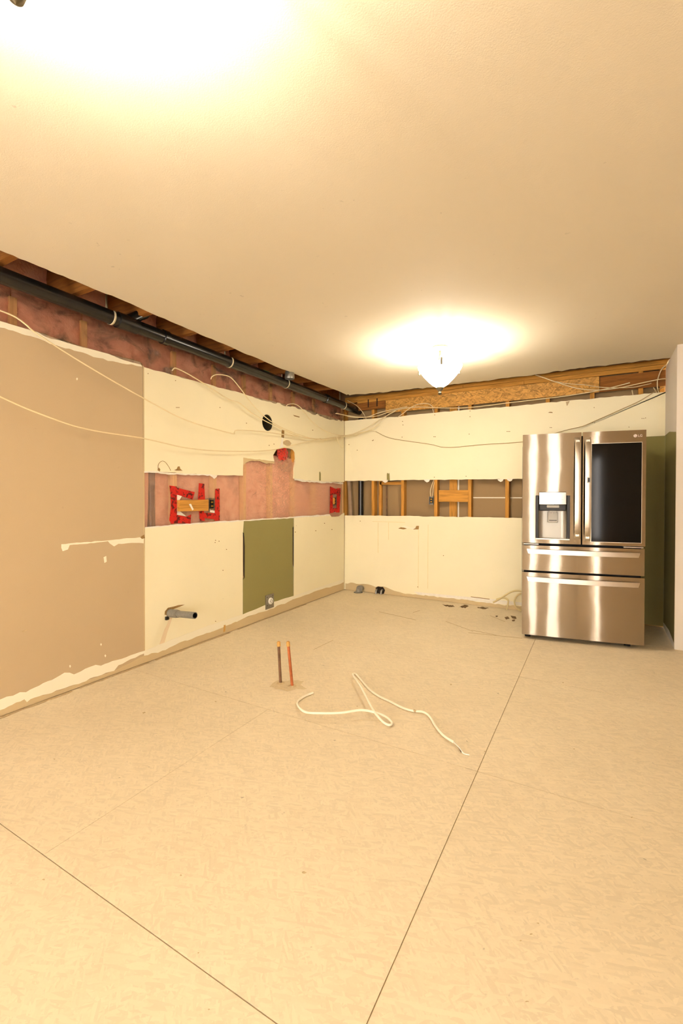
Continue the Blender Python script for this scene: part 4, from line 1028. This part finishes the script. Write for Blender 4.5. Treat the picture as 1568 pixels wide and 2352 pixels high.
# logo: ring emblem with a face mark and two letters
def text_mesh(s, size, name, mat, parent, loc):
    cu = bpy.data.curves.new(name, 'FONT'); cu.body = s; cu.size = size; cu.extrude = .0004; cu.resolution_u = 3
    to = bpy.data.objects.new(name + '_src', cu); COL.objects.link(to)
    dg = bpy.context.evaluated_depsgraph_get()
    me = bpy.data.meshes.new_from_object(to.evaluated_get(dg))
    bpy.data.objects.remove(to, do_unlink=True)
    me.materials.clear(); me.materials.append(M[mat])
    o = bpy.data.objects.new(name, me); COL.objects.link(o); o.parent = parent
    o.location = loc; o.rotation_euler = (math.pi / 2, 0, math.atan2(.006 * 2 * (loc[0] - W / 2) / (W / 2) ** 2, 1))
    return o
lx, lz = .834, 1.717
em = MB()
N = 28
yf = f2(lx) - .0008
ring = [(lx + .0125 * math.cos(2 * math.pi * i / N), yf, lz + .0125 * math.sin(2 * math.pi * i / N)) for i in range(N)]
em.prism(ring, (0, -.0006, 0))
em.build('emblem', 'logo', rd)
M['logo_mark'] = plain('logo_mark_grey', srgb(120, 96, 86), .5)
mk_ = MB()
mk_.box((lx - .0015, yf - .0012, lz - .006), (lx + .0003, yf - .0007, lz + .007)); mk_.box((lx - .0015, yf - .0012, lz - .006), (lx + .004, yf - .0007, lz - .0044))
mk_.box((lx - .0065, yf - .0012, lz + .002), (lx - .0040, yf - .0007, lz + .0045))
for i in range(18):
    a, b = [math.radians(80 + 280 * (i + j) / 18) for j in (0, 1)]
    mk_.add([(lx + r_ * math.cos(t), yf - .001, lz + r_ * math.sin(t)) for r_, t in ((.0092, a), (.0106, a), (.0106, b), (.0092, b))], [(0, 1, 2, 3)])
mk_.box((lx + .003, yf - .0012, lz - .0008), (lx + .010, yf - .0007, lz + .0008))
mk_.build('emblem_mark', 'logo_mark', rd)
text_mesh('LG', .026, 'brand_lettering', 'logo', rd, (.852, f2(.87) - .0012, 1.7085))
# drawer handles: long bowed bars with slanted ends
def hhandle(z, par, wd=W):
    x0, x1, hh = .035, .873, .038
    m = MB(); N = 30; vs = []; fs = []
    for i in range(N + 1):
        t = i / N; x = x0 + (x1 - x0) * t; o = -.020 - .028 * (1 - (2 * t - 1) ** 2)
        sl = .012 if i == 0 else 0; sr = .012 if i == N else 0
        vs += [(x, o, z + hh / 2), (x + sl - sr, o - .002, z - hh / 2), (x + sl - sr, o + .016, z - hh / 2), (x, o + .016, z + hh / 2)]
    for i in range(N):
        for k in range(4): fs.append((i * 4 + k, i * 4 + (k + 1) % 4, i * 4 + 4 + (k + 1) % 4, i * 4 + 4 + k))
    fs += [(0, 1, 2, 3), tuple(N * 4 + k for k in (3, 2, 1, 0))]
    m.add(vs, fs); m.smooth = True
    m.build('handle', 'steel_plain', par)
    for x in (x0 + .03, x1 - .03):
        MB().box((x - .015, -.022, z - .012), (x + .015, -.001, z + .012)).build('handle_post', 'steel_plain', par, .002)
    MB().prism([(x0 - .004, -.006, z + hh / 2 + .004), (x1 + .004, -.006, z + hh / 2 + .004), (x1 + .001, -.006, z - hh / 2 - .003), (x0 + .004, -.006, z - hh / 2 - .003)], (0, .004, 0)) if False else None
hhandle(.762, d1); hhandle(.523, d2)
# hinges between doors and drawer, feet
for x0, x1 in ((.012, .13), (W - .15, W - .012)):
    fb('hinge', (x0, .0, .8185), (x1, .05, .826), 'steel_plain', bev=.001)
for x in (.05, W - .10):
    MB().lathe([(.0001, .001), (.024, .001), (.024, .012), (.012, .016), (.012, .055)], (x, .09, 0), 16).build('foot', 'black', fr)
    MB().lathe([(.0001, .001), (.024, .001), (.024, .012), (.012, .016), (.012, .055)], (x, .72, 0), 16).build('foot', 'black', fr)
fb('kick_plate', (.02, .07, .02), (W - .02, .09, .055), 'black', bev=.002)
